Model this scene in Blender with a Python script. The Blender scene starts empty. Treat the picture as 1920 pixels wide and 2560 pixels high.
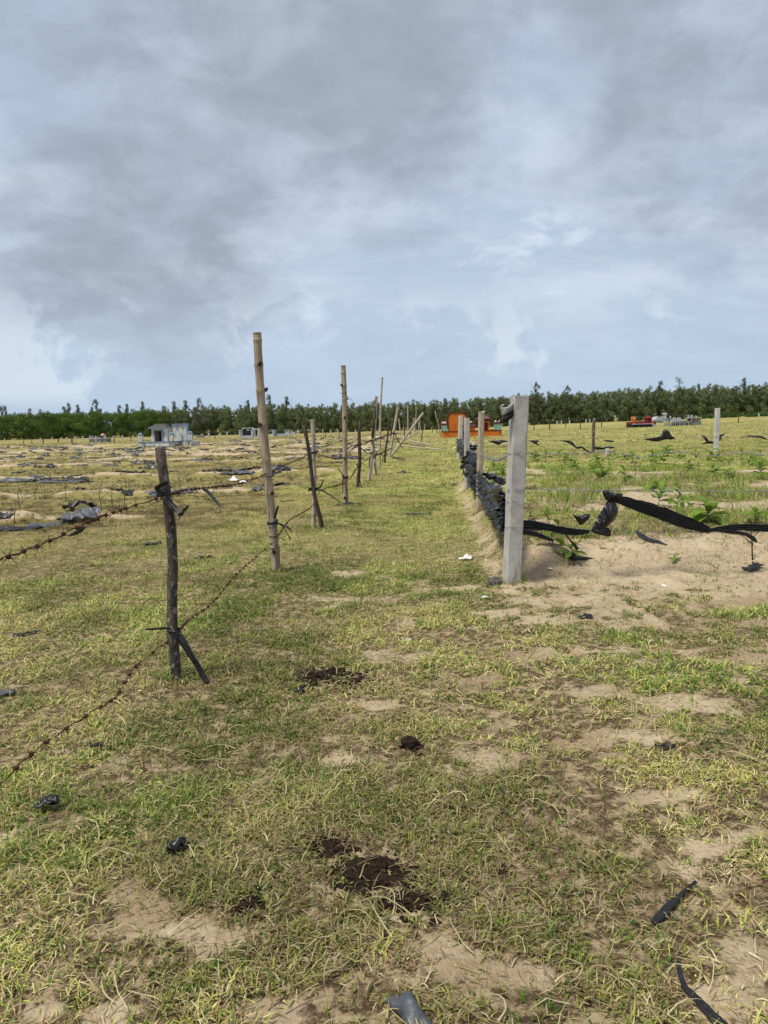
import bpy, bmesh, math, random
import numpy as np
import time as _tm
_t0 = _tm.time()
from mathutils import Vector, Matrix
random.seed(7)
rng = np.random.default_rng(11)
SC = bpy.context.scene
COL = SC.collection
# ------------------------------------------------------------------ camera
CAM_H = 1.5
FPX = 1849.0                                  # focal length in photo pixels (1920 x 2560)
PITCH = math.radians(6.85)
ROLL = math.radians(1.5)
cam_d = bpy.data.cameras.new('camera'); cam = bpy.data.objects.new('camera', cam_d)
COL.objects.link(cam); SC.camera = cam
cam_d.sensor_fit = 'VERTICAL'; cam_d.sensor_height = 36.0; cam_d.lens = 36.0 * FPX / 2560.0
cam_d.clip_start = 0.05; cam_d.clip_end = 6000
_f = Vector((0, math.cos(PITCH), -math.sin(PITCH)))
_r0 = Vector((1, 0, 0)); _u0 = Vector((0, math.sin(PITCH), math.cos(PITCH)))
_r = _r0 * math.cos(ROLL) - _u0 * math.sin(ROLL)
_u = _u0 * math.cos(ROLL) + _r0 * math.sin(ROLL)
M3 = Matrix((_r, _u, -_f)).transposed()
cam.matrix_world = Matrix.Translation((0, 0, CAM_H)) @ M3.to_4x4()
# ------------------------------------------------------------------ world and sun (bright overcast)
SUN_DIR = Vector((-0.36, -0.22, 0.9)).normalized()
W = bpy.data.worlds.new('World'); SC.world = W; W.use_nodes = True
nt = W.node_tree; nt.nodes.clear()
def wn(t, **k):
    n = nt.nodes.new(t)
    for a, b in k.items(): setattr(n, a, b)
    return n
def wmath(op, a, b=None, c=None, clamp=False):
    n = wn('ShaderNodeMath', operation=op, use_clamp=clamp)
    for i, v in enumerate((a, b, c)):
        if v is None: continue
        if isinstance(v, (int, float)): n.inputs[i].default_value = v
        else: nt.links.new(v, n.inputs[i])
    return n.outputs[0]
def wmap(v, a, b, lo=0.0, hi=1.0, smooth=True):
    n = wn('ShaderNodeMapRange', interpolation_type='SMOOTHSTEP' if smooth else 'LINEAR')
    nt.links.new(v, n.inputs[0])
    for i, q in enumerate((a, b, lo, hi)): n.inputs[i + 1].default_value = q
    return n.outputs[0]
def wmix(f, a, b):
    n = wn('ShaderNodeMix', data_type='RGBA')
    for s, v in ((0, f), (6, a), (7, b)):
        if isinstance(v, tuple): n.inputs[s].default_value = (*v, 1)
        elif isinstance(v, (int, float)): n.inputs[s].default_value = v
        else: nt.links.new(v, n.inputs[s])
    return n.outputs[2]
def wnoise(vec, scale, detail, rough, dist=0.0):
    n = wn('ShaderNodeTexNoise'); nt.links.new(vec, n.inputs['Vector'])
    n.inputs['Scale'].default_value = scale; n.inputs['Detail'].default_value = detail
    n.inputs['Roughness'].default_value = rough; n.inputs['Distortion'].default_value = dist
    return n.outputs[0]
tc = wn('ShaderNodeTexCoord'); sep = wn('ShaderNodeSeparateXYZ')
nt.links.new(tc.outputs['Generated'], sep.inputs[0])
zc = wmath('MAXIMUM', sep.outputs[2], 0.0)
den = wmath('ADD', zc, 0.42)
cx = wmath('DIVIDE', sep.outputs[0], den); cy = wmath('DIVIDE', sep.outputs[1], den)
cmb = wn('ShaderNodeCombineXYZ'); nt.links.new(cx, cmb.inputs[0]); nt.links.new(cy, cmb.inputs[1])
cmb.inputs[2].default_value = 3.7
big = wnoise(cmb.outputs[0], 1.5, 3.0, 0.5, 0.3)
mid = wnoise(cmb.outputs[0], 4.2, 6.0, 0.56, 0.3)
cmb2 = wn('ShaderNodeCombineXYZ'); nt.links.new(wmath('MULTIPLY', cx, 0.45), cmb2.inputs[0])
nt.links.new(cy, cmb2.inputs[1]); cmb2.inputs[2].default_value = 8.1
band = wnoise(cmb2.outputs[0], 5.5, 6.0, 0.6, 0.4)
dens = wmath('ADD', wmath('MULTIPLY', big, 0.5), wmath('MULTIPLY', mid, 0.5))
dens = wmath('ADD', dens, wmath('MULTIPLY', wmap(zc, 0.22, 0.60), 0.07))    # heavier base overhead
fine = wnoise(cmb.outputs[0], 11.0, 6.0, 0.6, 0.5)
dens = wmath('ADD', dens, wmath('MULTIPLY', wmath('SUBTRACT', fine, 0.5), 0.22))
for (lx, ly, lw, la) in ((380, 430, 15, 0.11), (1010, 300, 9, 0.09), (1010, 450, 7, 0.07), (1760, 430, 9, 0.12), (1500, 330, 8, 0.05), (700, 90, 14, 0.04), (1360, 250, 5.5, -0.13), (330, 100, 7, -0.09), (1130, 370, 5, -0.08), (960, 650, 14, -0.09), (1550, 650, 13, -0.09), (60, 350, 6, -0.08), (1900, 120, 14, 0.08), (1150, 60, 16, 0.05), (300, 560, 10, 0.06)):
    ld = (_r * ((lx - 960) / FPX) + _u * ((1280 - ly) / FPX) + _f).normalized()
    dt = wn('ShaderNodeVectorMath', operation='DOT_PRODUCT'); nt.links.new(tc.outputs['Generated'], dt.inputs[0]); dt.inputs[1].default_value = ld
    dens = wmath('ADD', dens, wmap(dt.outputs['Value'], math.cos(math.radians(lw)), 1.0, 0.0, la))
dark = wmap(dens, 0.38, 0.71)
pale = wmap(band, 0.36, 0.66)
sky = wn('ShaderNodeTexSky', sky_type='NISHITA'); sky.sun_disc = False
sky.sun_elevation = math.asin(SUN_DIR.z); sky.sun_rotation = math.atan2(SUN_DIR.x, SUN_DIR.y)
sky.air_density = 1.2; sky.dust_density = 2.0
sk = wn('ShaderNodeVectorMath', operation='SCALE'); nt.links.new(sky.outputs[0], sk.inputs[0]); sk.inputs[3].default_value = 0.07
thin = wmix(pale, (0.435, 0.535, 0.675), (0.58, 0.665, 0.775))
dkc = wmix(wmap(wmath('ADD', wmath('MULTIPLY', fine, 0.5), wmath('MULTIPLY', mid, 0.5)), 0.38, 0.60), (0.365, 0.415, 0.495), (0.318, 0.364, 0.442))
c1 = wmix(dark, thin, dkc)
gap = wmath('MULTIPLY', wmap(wnoise(cmb.outputs[0], 5.0, 6.0, 0.6, 0.3), 0.50, 0.68), wmap(dens, 0.50, 0.34))
c1 = wmix(wmath('MULTIPLY', gap, 0.8), c1, (0.72, 0.80, 0.89))
# pale blue air low over the horizon, with small cumulus heads
low = wmap(zc, 0.20, 0.02)
c1 = wmix(wmath('MULTIPLY', low, 0.85), c1, (0.445, 0.570, 0.725))
cum = wnoise(tc.outputs['Generated'], 9.0, 6.0, 0.55, 0.2)
ld = (_r * ((60 - 960) / FPX) + _u * ((1280 - 905) / FPX) + _f).normalized()
dt = wn('ShaderNodeVectorMath', operation='DOT_PRODUCT'); nt.links.new(tc.outputs['Generated'], dt.inputs[0]); dt.inputs[1].default_value = ld
cum = wmath('ADD', cum, wmap(dt.outputs['Value'], math.cos(math.radians(6)), 1.0, 0.0, 0.16))
cumm = wmath('MULTIPLY', wmap(cum, 0.54, 0.62), wmath('MULTIPLY', wmap(zc, 0.02, 0.05), wmap(zc, 0.20, 0.10)))
c1 = wmix(wmath('MULTIPLY', cumm, 0.55), c1, (0.70, 0.78, 0.85))
c1 = wmix(0.10, c1, sk.outputs[0])
bg = wn('ShaderNodeBackground'); nt.links.new(c1, bg.inputs[0]); bg.inputs[1].default_value = 0.41
wo = wn('ShaderNodeOutputWorld'); nt.links.new(bg.outputs[0], wo.inputs[0])
sun_d = bpy.data.lights.new('sun', 'SUN'); sun = bpy.data.objects.new('sun', sun_d); COL.objects.link(sun)
sun_d.energy = 1.5; sun_d.angle = math.radians(11); sun_d.color = (1.0, 0.96, 0.9)
sun.rotation_euler = SUN_DIR.to_track_quat('Z', 'Y').to_euler(); sun.location = (0, 0, 30)
vs = SC.view_settings; vs.view_transform = 'Standard'; vs.look = 'None'; vs.gamma = 1.0; vs.use_curve_mapping = False
vs.exposure = 1.5

# ------------------------------------------------------------------ numpy noise
_HT = np.random.default_rng(5).random((256, 256)).astype(np.float32)
def vnoise(x, y, s=0):
    x = np.asarray(x, float); y = np.asarray(y, float)
    ix = np.floor(x); iy = np.floor(y); fx = x - ix; fy = y - iy
    fx = fx * fx * (3 - 2 * fx); fy = fy * fy * (3 - 2 * fy)
    i0 = (ix.astype(np.int32) + s * 37) & 255; j0 = (iy.astype(np.int32) + s * 101) & 255; i1 = (i0 + 1) & 255; j1 = (j0 + 1) & 255
    a = _HT[i0, j0]; b = _HT[i1, j0]; c = _HT[i0, j1]; d = _HT[i1, j1]
    return (a + (b - a) * fx) * (1 - fy) + (c + (d - c) * fx) * fy
def fbm(x, y, s=0, o=4):
    v = 0; a = 0.5; t = 0
    for k in range(o):
        v = v + a * vnoise(x * 2 ** k, y * 2 ** k, s + k * 17); t += a; a *= 0.5
    return v / t
def sst(v, a, b):
    t = np.clip((np.asarray(v, float) - a) / (b - a), 0, 1); return t * t * (3 - 2 * t)
# ------------------------------------------------------------------ lie of the land
FR_Y = [0, 6.8, 12.2, 16.0, 28.0, 60.0, 200.0]; FR_X = [0.85, 1.20, 1.58, 1.82, 2.9, 5.9, 20.0]
FL_Y = [0, 4.7, 8.2, 10.5, 12.9, 16.0, 25.0, 60.0, 200.0]; FL_X = [-1.36, -1.34, -1.24, -1.03, -0.70, -0.55, 0.1, 3.0, 15.0]
ROWS = [(12.2, 0.75), (16.9, 0.7), (23.0, 0.75), (31.5, 0.9), (41.0, 1.0), (47, 0.9), (54, 1.0), (61.5, 1.0), (70, 1.1), (79, 1.1)]
pits = [(rng.uniform(0.6, 4.6), rng.uniform(3.2, 6.4), rng.uniform(0.05, 0.10), rng.uniform(0.02, 0.05)) for _ in range(46)]
def row_mask(x, y):
    x, y = np.broadcast_arrays(np.asarray(x, float), np.asarray(y, float)); m = np.zeros(x.shape)
    if x.size == 0 or y.max() < 10 or x.min() > 4: return m
    for k, (ry, w) in enumerate(ROWS):
        i = (np.abs(y - ry) < 3.2 + 0.0 * w) & (x < 3.5)
        if not i.any(): continue
        xx = x[i]; yv = y[i]; xe = np.interp(yv, FL_Y, FL_X) - 1.3
        yy = ry + 0.35 * (fbm(xx * 0.22, xx * 0 + k, 40 + k, 2) - 0.5) - 0.01 * xx
        xs = xe if k != 0 else xe - 1.8
        m[i] = np.maximum(m[i], np.exp(-((yv - yy) / (w * 0.46)) ** 2) * sst(xx, xs + 0.5, xs - 0.7) * (0.35 + 0.95 * fbm(xx * 1.3, yv * 0.9, 60 + k, 3)))
    return m
def plot_mask(x, y):
    fr = np.interp(y, FR_Y, FR_X)
    w = 0.12 * (fbm(x * 1.4, y * 1.4, 5, 2) - 0.5)
    return sst(x - fr + w, -0.16, 0.24) * sst(y + w * 2 - 0.02 * (x - 1.2), 6.72, 7.35) * sst(y, 34, 27)
def terrain(x, y):
    x = np.asarray(x, float); y = np.asarray(y, float)
    z = 0.05 * (fbm(x * 0.35, y * 0.35, 1, 3) - 0.5) + 0.035 * (fbm(x * 1.6, y * 1.6, 2, 3) - 0.5)
    near = sst(y, 40, 12)
    z = z + 0.030 * (fbm(x * 6, y * 6, 3, 3) - 0.5) * near
    pc = 0.5 * (np.interp(y, FR_Y, FR_X) + np.interp(y, FL_Y, FL_X))
    z = z - 0.07 * np.exp(-((x - pc - 0.35) / 0.8) ** 2) * sst(y, 4.5, 9)
    pm = plot_mask(x, y)
    z = z + pm * (0.25 + 0.09 * (fbm(x * 0.8, y * 1.6, 6, 3) - 0.3))
    rm = row_mask(x, y)
    z = z + 0.17 * rm + 0.08 * rm * (fbm(x * 3, y * 3, 8, 2) - 0.5)
    lfz = sst(np.interp(y, FL_Y, FL_X) - x, 1.0, 2.5) * sst(y, 10.5, 13)
    z = z + lfz * (0.13 * (fbm(x * 1.1, y * 1.6, 14, 3) - 0.5) + 0.05 * (fbm(x * 4, y * 4, 15, 2) - 0.5))
    bank = sst(y, 5.9, 6.6) * sst(y, 9.5, 7.6) * sst(x, 0.6, 1.2)
    z = z + bank * (0.085 * (fbm(x * 2.6, y * 3.4, 12, 3) - 0.5) + 0.05 * (fbm(x * 7, y * 7, 13, 2) - 0.5))
    for (px, py, pr, pd) in (pits if np.min(y) < 7.5 else ()):
        z = z - pd * np.exp(-(((x - px) / pr) ** 2 + ((y - py) / (pr * 0.8)) ** 2))
    z = z + 1.0 * sst(x, 5, 75) * sst(y, 35, 150)
    far = sst(y, 60, 150) * 0.5
    z = z + far * (fbm(x * 0.03, y * 0.03, 9, 2) - 0.5)
    return z
def tz(x, y): return float(terrain(np.array([x]), np.array([y]))[0])
# ------------------------------------------------------------------ photo pixel -> point on the ground / at a depth
def ray(px, py):
    return (_r * ((px - 960) / FPX) + _u * ((1280 - py) / FPX) + _f)
_T = np.geomspace(1.0, 500, 900)
def G(px, py):
    d = ray(px, py); xs = d.x * _T; ys = d.y * _T; zs = CAM_H + d.z * _T
    g = zs - terrain(xs, ys)
    i = np.where(g < 0)[0]
    if len(i) == 0: t = 160.0
    else:
        i = i[0]; t = _T[i] if i == 0 else _T[i - 1] + (_T[i] - _T[i - 1]) * g[i - 1] / (g[i - 1] - g[i])
    x, y = d.x * t, d.y * t
    return Vector((x, y, tz(x, y)))
def P(px, py, depth):
    d = ray(px, py); t = depth / d.y
    return Vector((d.x * t, depth, CAM_H + d.z * t))
def mpp(depth): return depth / FPX            # metres per photo pixel
# ------------------------------------------------------------------ objects
def link(o, parent=None):
    COL.objects.link(o)
    if parent is not None: o.parent = parent
    return o
def tag(o, label=None, cat=None, group=None, kind=None):
    if label: o['label'] = label
    if cat: o['category'] = cat
    if group: o['group'] = group
    if kind: o['kind'] = kind
    return o
def empty(name, loc=(0, 0, 0), rz=0.0):
    o = bpy.data.objects.new(name, None); o.location = loc; o.rotation_euler = (0, 0, rz); o.empty_display_size = 0.1
    return link(o)
class MB:
    def __init__(s): s.v = []; s.f = []
    def add(s, vs, fs):
        b = len(s.v); s.v += [tuple(p) for p in vs]; s.f += [tuple(i + b for i in q) for q in fs]; return s
    def box(s, x0, x1, y0, y1, z0, z1, taper=0.0):
        t = taper
        return s.add([(x0, y0, z0), (x1, y0, z0), (x1, y1, z0), (x0, y1, z0), (x0 + t, y0 + t, z1), (x1 - t, y0 + t, z1), (x1 - t, y1 - t, z1), (x0 + t, y1 - t, z1)],
                     [(3, 2, 1, 0), (4, 5, 6, 7), (0, 1, 5, 4), (1, 2, 6, 5), (2, 3, 7, 6), (3, 0, 4, 7)])
    def tube(s, pts, rad, n=8, cap=True, ell=None, rot=0.0):
        pts = [Vector(p) for p in pts]
        if not hasattr(rad, '__len__'): rad = [rad] * len(pts)
        vs = []; fs = []; ref = None
        for i, p in enumerate(pts):
            a = pts[max(i - 1, 0)]; b = pts[min(i + 1, len(pts) - 1)]
            t = (b - a).normalized() if (b - a).length > 1e-9 else Vector((0, 0, 1))
            if ref is None: ref = Vector((1, 0, 0)) if abs(t.x) < 0.8 else Vector((0, 1, 0))
            e1 = (ref - t * ref.dot(t)).normalized(); ref = e1; e2 = t.cross(e1)
            for k in range(n):
                a_ = 2 * math.pi * k / n + rot
                q = 1.0 if ell is None else ell[i][k]
                vs.append(p + (e1 * math.cos(a_) + e2 * math.sin(a_)) * rad[i] * q)
        for i in range(len(pts) - 1):
            for k in range(n):
                fs.append((i * n + k, i * n + (k + 1) % n, (i + 1) * n + (k + 1) % n, (i + 1) * n + k))
        if cap:
            fs.append(tuple(reversed(range(n)))); fs.append(tuple(range((len(pts) - 1) * n, len(pts) * n)))
        return s.add(vs, fs)
    def lathe(s, prof, n=12, c=(0, 0, 0)):
        return s.tube([(c[0], c[1], c[2] + z) for r, z in prof], [max(r, 0.001) for r, z in prof], n)
    def prism(s, poly, y0, y1):
        n = len(poly)
        vs = [(x, y0, z) for x, z in poly] + [(x, y1, z) for x, z in poly]
        fs = [tuple(range(n)), tuple(reversed(range(n, 2 * n)))] + [(i, i + n, (i + 1) % n + n, (i + 1) % n) for i in range(n)]
        return s.add(vs, fs)
    def mesh(s, name, smooth=False):
        me = bpy.data.meshes.new(name); me.from_pydata(s.v, [], s.f)
        if smooth: me.polygons.foreach_set('use_smooth', [True] * len(me.polygons))
        return me
    def build(s, name, mat, parent=None, smooth=False, bevel=0.0):
        me = s.mesh(name, smooth)
        bm = bmesh.new(); bm.from_mesh(me); bmesh.ops.recalc_face_normals(bm, faces=bm.faces)
        if bevel > 0:
            bmesh.ops.bevel(bm, geom=[e for e in bm.edges if e.is_manifold and e.calc_face_angle(0) > 0.5], offset=bevel, segments=1, affect='EDGES', profile=0.5)
        bm.to_mesh(me); bm.free()
        me.materials.append(mat)
        return link(bpy.data.objects.new(name, me), parent)
def inst(name, me, loc=(0, 0, 0), parent=None, rot=(0, 0, 0), scl=(1, 1, 1)):
    o = bpy.data.objects.new(name, me); o.location = loc; o.rotation_euler = rot; o.scale = scl
    return link(o, parent)
def catmull(pts, per=8):
    pts = [Vector(p) for p in pts]; out = []
    for i in range(len(pts) - 1):
        p0 = pts[max(i - 1, 0)]; p1 = pts[i]; p2 = pts[i + 1]; p3 = pts[min(i + 2, len(pts) - 1)]
        for k in range(per):
            t = k / per
            out.append(0.5 * ((2 * p1) + (p2 - p0) * t + (2 * p0 - 5 * p1 + 4 * p2 - p3) * t * t + (-p0 + 3 * p1 - 3 * p2 + p3) * t ** 3))
    out.append(pts[-1]); return out
# ------------------------------------------------------------------ materials
def mat(name):
    m = bpy.data.materials.new(name); m.use_nodes = True; t = m.node_tree
    return m, t, t.nodes['Principled BSDF']
class N:
    def __init__(s, t): s.t = t
    def node(s, ty, **k):
        n = s.t.nodes.new(ty)
        for a, b in k.items(): setattr(n, a, b)
        return n
    def L(s, a, b): s.t.links.new(a, b)
    def noise(s, vec, scale, detail=4, rough=0.55, dist=0.0):
        n = s.node('ShaderNodeTexNoise')
        if vec is not None: s.L(vec, n.inputs['Vector'])
        n.inputs['Scale'].default_value = scale; n.inputs['Detail'].default_value = detail
        n.inputs['Roughness'].default_value = rough; n.inputs['Distortion'].default_value = dist
        return n.outputs[0]
    def map(s, v, a, b, lo=0.0, hi=1.0):
        n = s.node('ShaderNodeMapRange', interpolation_type='SMOOTHSTEP'); s.L(v, n.inputs[0])
        for i, q in enumerate((a, b, lo, hi)): n.inputs[i + 1].default_value = q
        return n.outputs[0]
    def mix(s, f, a, b, mode='MIX'):
        n = s.node('ShaderNodeMix', data_type='RGBA', blend_type=mode)
        for k, v in ((0, f), (6, a), (7, b)):
            if isinstance(v, tuple): n.inputs[k].default_value = (*v[:3], 1)
            elif isinstance(v, (int, float)): n.inputs[k].default_value = v
            else: s.L(v, n.inputs[k])
        return n.outputs[2]
    def math(s, op, a, b=0.0, clamp=False):
        n = s.node('ShaderNodeMath', operation=op, use_clamp=clamp)
        for i, v in enumerate((a, b)):
            if isinstance(v, (int, float)): n.inputs[i].default_value = v
            else: s.L(v, n.inputs[i])
        return n.outputs[0]
    def attr(s, name):
        n = s.node('ShaderNodeAttribute'); n.attribute_name = name; return n
    def obj(s, sx=1, sy=1, sz=1):
        c = s.node('ShaderNodeTexCoord'); m = s.node('ShaderNodeMapping'); s.L(c.outputs['Object'], m.inputs[0])
        m.inputs['Scale'].default_value = (sx, sy, sz); return m.outputs[0]
    def rnd(s):
        return s.node('ShaderNodeObjectInfo').outputs['Random']
    def bump(s, bsdf, h, strength=0.4, dist=0.01):
        b = s.node('ShaderNodeBump'); s.L(h, b.inputs['Height']); b.inputs['Strength'].default_value = strength
        b.inputs['Distance'].default_value = dist; s.L(b.outputs[0], bsdf.inputs['Normal'])
def surf(name, ca, cb, scale=6, rough=0.85, stretch=(1, 1, 1), bump=0.3, bdist=0.004, spots=None, lo=0.35, hi=0.65, spec=0.3, stain=None):
    """two-tone noisy surface with relief; spots = (colour, scale, threshold)"""
    m, t, b = mat(name); n = N(t); v = n.obj(*stretch)
    a = n.noise(v, scale, 6, 0.6); c = n.mix(n.map(a, lo, hi), ca, cb)
    if spots:
        s = n.noise(v, spots[1], 5, 0.6); c = n.mix(n.map(s, spots[2], spots[2] + 0.07), c, spots[0])
    if stain:
        s = n.noise(n.obj(1, 1, 0.25), stain[1], 6, 0.65); c = n.mix(n.map(s, stain[2], stain[2] + 0.16), c, stain[0])
    n.L(c, b.inputs['Base Color']); b.inputs['Roughness'].default_value = rough
    b.inputs['Specular IOR Level'].default_value = spec
    if bump: n.bump(b, n.noise(v, scale * 5, 6, 0.7), bump, bdist)
    return m
M = {}
M['bamboo'] = surf('bamboo', (0.43, 0.345, 0.235), (0.24, 0.185, 0.125), 11, 0.65, (5, 5, 0.22), 0.3, 0.004, spots=((0.12, 0.09, 0.065), 7, 0.60), stain=((0.135, 0.105, 0.075), 7, 0.54))
M['bamboo_pale'] = surf('bamboo_pale', (0.50, 0.44, 0.35), (0.30, 0.25, 0.19), 12, 0.65, (5, 5, 0.25), 0.3, 0.004, spots=((0.12, 0.10, 0.08), 7, 0.60), stain=((0.14, 0.115, 0.09), 6, 0.54))
M['bamboo_node'] = surf('bamboo_node', (0.17, 0.125, 0.08), (0.30, 0.23, 0.15), 20, 0.8)
M['knot'] = surf('knot', (0.035, 0.022, 0.015), (0.09, 0.06, 0.04), 30, 0.9)
M['bark'] = surf('bark', (0.055, 0.042, 0.033), (0.14, 0.112, 0.085), 18, 0.9, (1.4, 1.4, 0.8), 1.0, 0.02, spots=((0.34, 0.31, 0.26), 26, 0.55))
M['bark_dark'] = surf('bark_dark', (0.036, 0.028, 0.022), (0.095, 0.073, 0.055), 14, 0.9, (2, 2, 0.4), 0.8, 0.01)
M['wood_grey'] = surf('wood_grey', (0.40, 0.35, 0.28), (0.26, 0.22, 0.17), 14, 0.85, (3, 3, 0.3), 0.5, 0.006, spots=((0.10, 0.08, 0.06), 9, 0.66))
M['wood_rough'] = surf('wood_rough', (0.47, 0.385, 0.285), (0.33, 0.265, 0.19), 9, 0.85, (1, 1, 0.6), 0.7, 0.008, spots=((0.16, 0.12, 0.09), 14, 0.66))
M['concrete'] = surf('concrete', (0.50, 0.475, 0.435), (0.38, 0.36, 0.325), 5, 0.9, (1, 1, 1), 0.6, 0.006, spots=((0.20, 0.185, 0.165), 45, 0.63), stain=((0.25, 0.23, 0.20), 7, 0.53))
M['concrete_white'] = surf('concrete_white', (0.58, 0.56, 0.52), (0.42, 0.40, 0.37), 7, 0.9, bump=0.5, spots=((0.3, 0.28, 0.24), 18, 0.68))
M['rust'] = surf('rust', (0.045, 0.017, 0.012), (0.10, 0.038, 0.022), 40, 0.9, spec=0.2)
M['galv'] = surf('galv', (0.17, 0.185, 0.20), (0.27, 0.28, 0.29), 40, 0.6, spec=0.4)
M['clay_dark'] = surf('clay_dark', (0.014, 0.009, 0.006), (0.046, 0.028, 0.017), 60, 1.0, bump=1.0, bdist=0.008, spec=0.1)
M['rock'] = surf('rock', (0.06, 0.055, 0.05), (0.13, 0.12, 0.1), 20, 0.9, bump=0.6)
def plastic(name, c, rough, wr=9):
    m, t, b = mat(name); n = N(t); v = n.obj()
    g = n.noise(v, 7, 5, 0.6)
    n.L(n.mix(n.map(g, 0.5, 0.72), c, tuple(min(1, q * 1.5 + 0.004) for q in c)), b.inputs['Base Color'])
    b.inputs['Roughness'].default_value = rough; b.inputs['Specular IOR Level'].default_value = 0.5
    n.bump(b, n.noise(v, wr * 3, 4, 0.6, 0.6), 0.35, 0.012)
    return m
M['film'] = plastic('film', (0.006, 0.006, 0.007), 0.40)
M['film_grey'] = plastic('film_grey', (0.062, 0.070, 0.080), 0.5)
M['film_white'] = plastic('film_white', (0.75, 0.75, 0.72), 0.45)
M['cloth_beige'] = surf('cloth_beige', (0.36, 0.345, 0.315), (0.20, 0.185, 0.165), 30, 0.95)
M['cloth_black'] = surf('cloth_black', (0.012, 0.011, 0.011), (0.03, 0.027, 0.025), 40, 0.95)
def paint(name, c, dirt=(0.10, 0.09, 0.08), amt=0.56):
    return surf(name, c, tuple(q * 0.82 for q in c), 3, 0.75, bump=0.15, stain=(dirt, 3.2, amt))
M['p_orange'] = paint('p_orange', (0.58, 0.165, 0.018), (0.33, 0.09, 0.03), 0.60)
M['p_maroon'] = paint('p_maroon', (0.10, 0.016, 0.018), (0.06, 0.02, 0.02), 0.6)
M['p_red'] = paint('p_red', (0.19, 0.014, 0.014), (0.15, 0.02, 0.02), 0.6)
M['p_roof'] = paint('p_roof', (0.18, 0.062, 0.075), (0.14, 0.05, 0.06), 0.6)
M['p_mint'] = paint('p_mint', (0.25, 0.43, 0.30), (0.25, 0.4, 0.3), 0.62)
M['p_white'] = paint('p_white', (0.62, 0.62, 0.58), (0.20, 0.185, 0.165), 0.47)
M['p_blue'] = paint('p_blue', (0.16, 0.25, 0.37), (0.14, 0.2, 0.28), 0.56)
M['p_grey'] = paint('p_grey', (0.23, 0.24, 0.235), (0.12, 0.12, 0.12), 0.54)
M['p_pale'] = paint('p_pale', (0.45, 0.46, 0.46), (0.22, 0.22, 0.22), 0.56)
M['p_black'] = paint('p_black', (0.016, 0.016, 0.018), (0.03, 0.03, 0.03), 0.6)
M['p_pink'] = paint('p_pink', (0.66, 0.42, 0.38), (0.4, 0.2, 0.2), 0.6)
M['p_tile'] = paint('p_tile', (0.075, 0.06, 0.05), (0.06, 0.05, 0.04), 0.5)
M['p_tan'] = paint('p_tan', (0.42, 0.27, 0.15), (0.2, 0.13, 0.08), 0.56)
def leafmat(name, c, trans=0.35, rough=0.5):
    m, t, b = mat(name); n = N(t)
    a = n.attr('tint').outputs['Fac']; r = n.rnd()
    v = n.math('ADD', n.math('MULTIPLY', a, 0.75), n.math('MULTIPLY', r, 0.25))
    lo = tuple(q * 0.55 for q in c); hi = (min(1, c[0] * 1.75), min(1, c[1] * 1.55), c[2] * 1.3)
    cc = n.mix(v, lo, hi); n.L(cc, b.inputs['Base Color']); b.inputs['Roughness'].default_value = rough
    b.inputs['Specular IOR Level'].default_value = 0.25
    tr = n.node('ShaderNodeBsdfTranslucent'); n.L(cc, tr.inputs[0])
    mx = n.node('ShaderNodeMixShader'); mx.inputs[0].default_value = trans
    n.L(b.outputs[0], mx.inputs[1]); n.L(tr.outputs[0], mx.inputs[2]); n.L(mx.outputs[0], t.nodes['Material Output'].inputs[0])
    return m
M['leaf_dense'] = leafmat('leaf_dense', (0.088, 0.160, 0.030))  # haze painted in: leaf colours of the far trees slightly lightened
M['leaf_slim'] = leafmat('leaf_slim', (0.15, 0.195, 0.085))
M['leaf_cas'] = leafmat('leaf_cas', (0.12, 0.142, 0.09))
M['leaf_shrub'] = leafmat('leaf_shrub', (0.07, 0.14, 0.03))
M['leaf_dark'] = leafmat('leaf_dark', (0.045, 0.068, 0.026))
M['leaf_seedling'] = leafmat('leaf_seedling', (0.15, 0.26, 0.038), 0.4, 0.45)
M['stem_green'] = surf('stem_green', (0.16, 0.20, 0.06), (0.22, 0.17, 0.08), 20, 0.7)
M['trunk_pale'] = surf('trunk_pale', (0.24, 0.21, 0.17), (0.13, 0.11, 0.09), 3, 0.9)
# blades carry their own colour
m, t, b = mat('blade'); n = N(t); ca = n.attr('bcol').outputs['Color']
n.L(ca, b.inputs['Base Color']); b.inputs['Roughness'].default_value = 0.6; b.inputs['Specular IOR Level'].default_value = 0.2
tr = n.node('ShaderNodeBsdfTranslucent'); n.L(ca, tr.inputs[0]); mx = n.node('ShaderNodeMixShader'); mx.inputs[0].default_value = 0.32
n.L(b.outputs[0], mx.inputs[1]); n.L(tr.outputs[0], mx.inputs[2]); n.L(mx.outputs[0], t.nodes['Material Output'].inputs[0])
M['blade'] = m
# ground
m, t, b = mat('ground'); n = N(t)
geo = n.node('ShaderNodeNewGeometry'); pos = geo.outputs['Position']
sand_a = n.attr('sand').outputs['Fac']; dry_a = n.attr('dry').outputs['Fac']; far_a = n.attr('far').outputs['Fac']; damp_pit_a = n.attr('damp').outputs['Fac']
n1 = n.noise(pos, 2.2, 6, 0.6); n2 = n.noise(pos, 22, 6, 0.65); n3 = n.noise(pos, 90, 4, 0.6); n0 = n.noise(pos, 0.5, 5, 0.6)
sandc = n.mix(n.map(n2, 0.35, 0.7), (0.50, 0.395, 0.26), (0.36, 0.265, 0.16))
sandc = n.mix(n.map(n1, 0.45, 0.75), sandc, (0.56, 0.44, 0.29))
sandc = n.mix(n.math('MULTIPLY', n.map(n.noise(pos, 48, 6, 0.75), 0.55, 0.68), 0.6), sandc, (0.20, 0.135, 0.075))
sandc = n.mix(n.math('MULTIPLY', n.map(n.noise(pos, 130, 3, 0.6), 0.58, 0.7), 0.5), sandc, (0.62, 0.51, 0.36))
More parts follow.
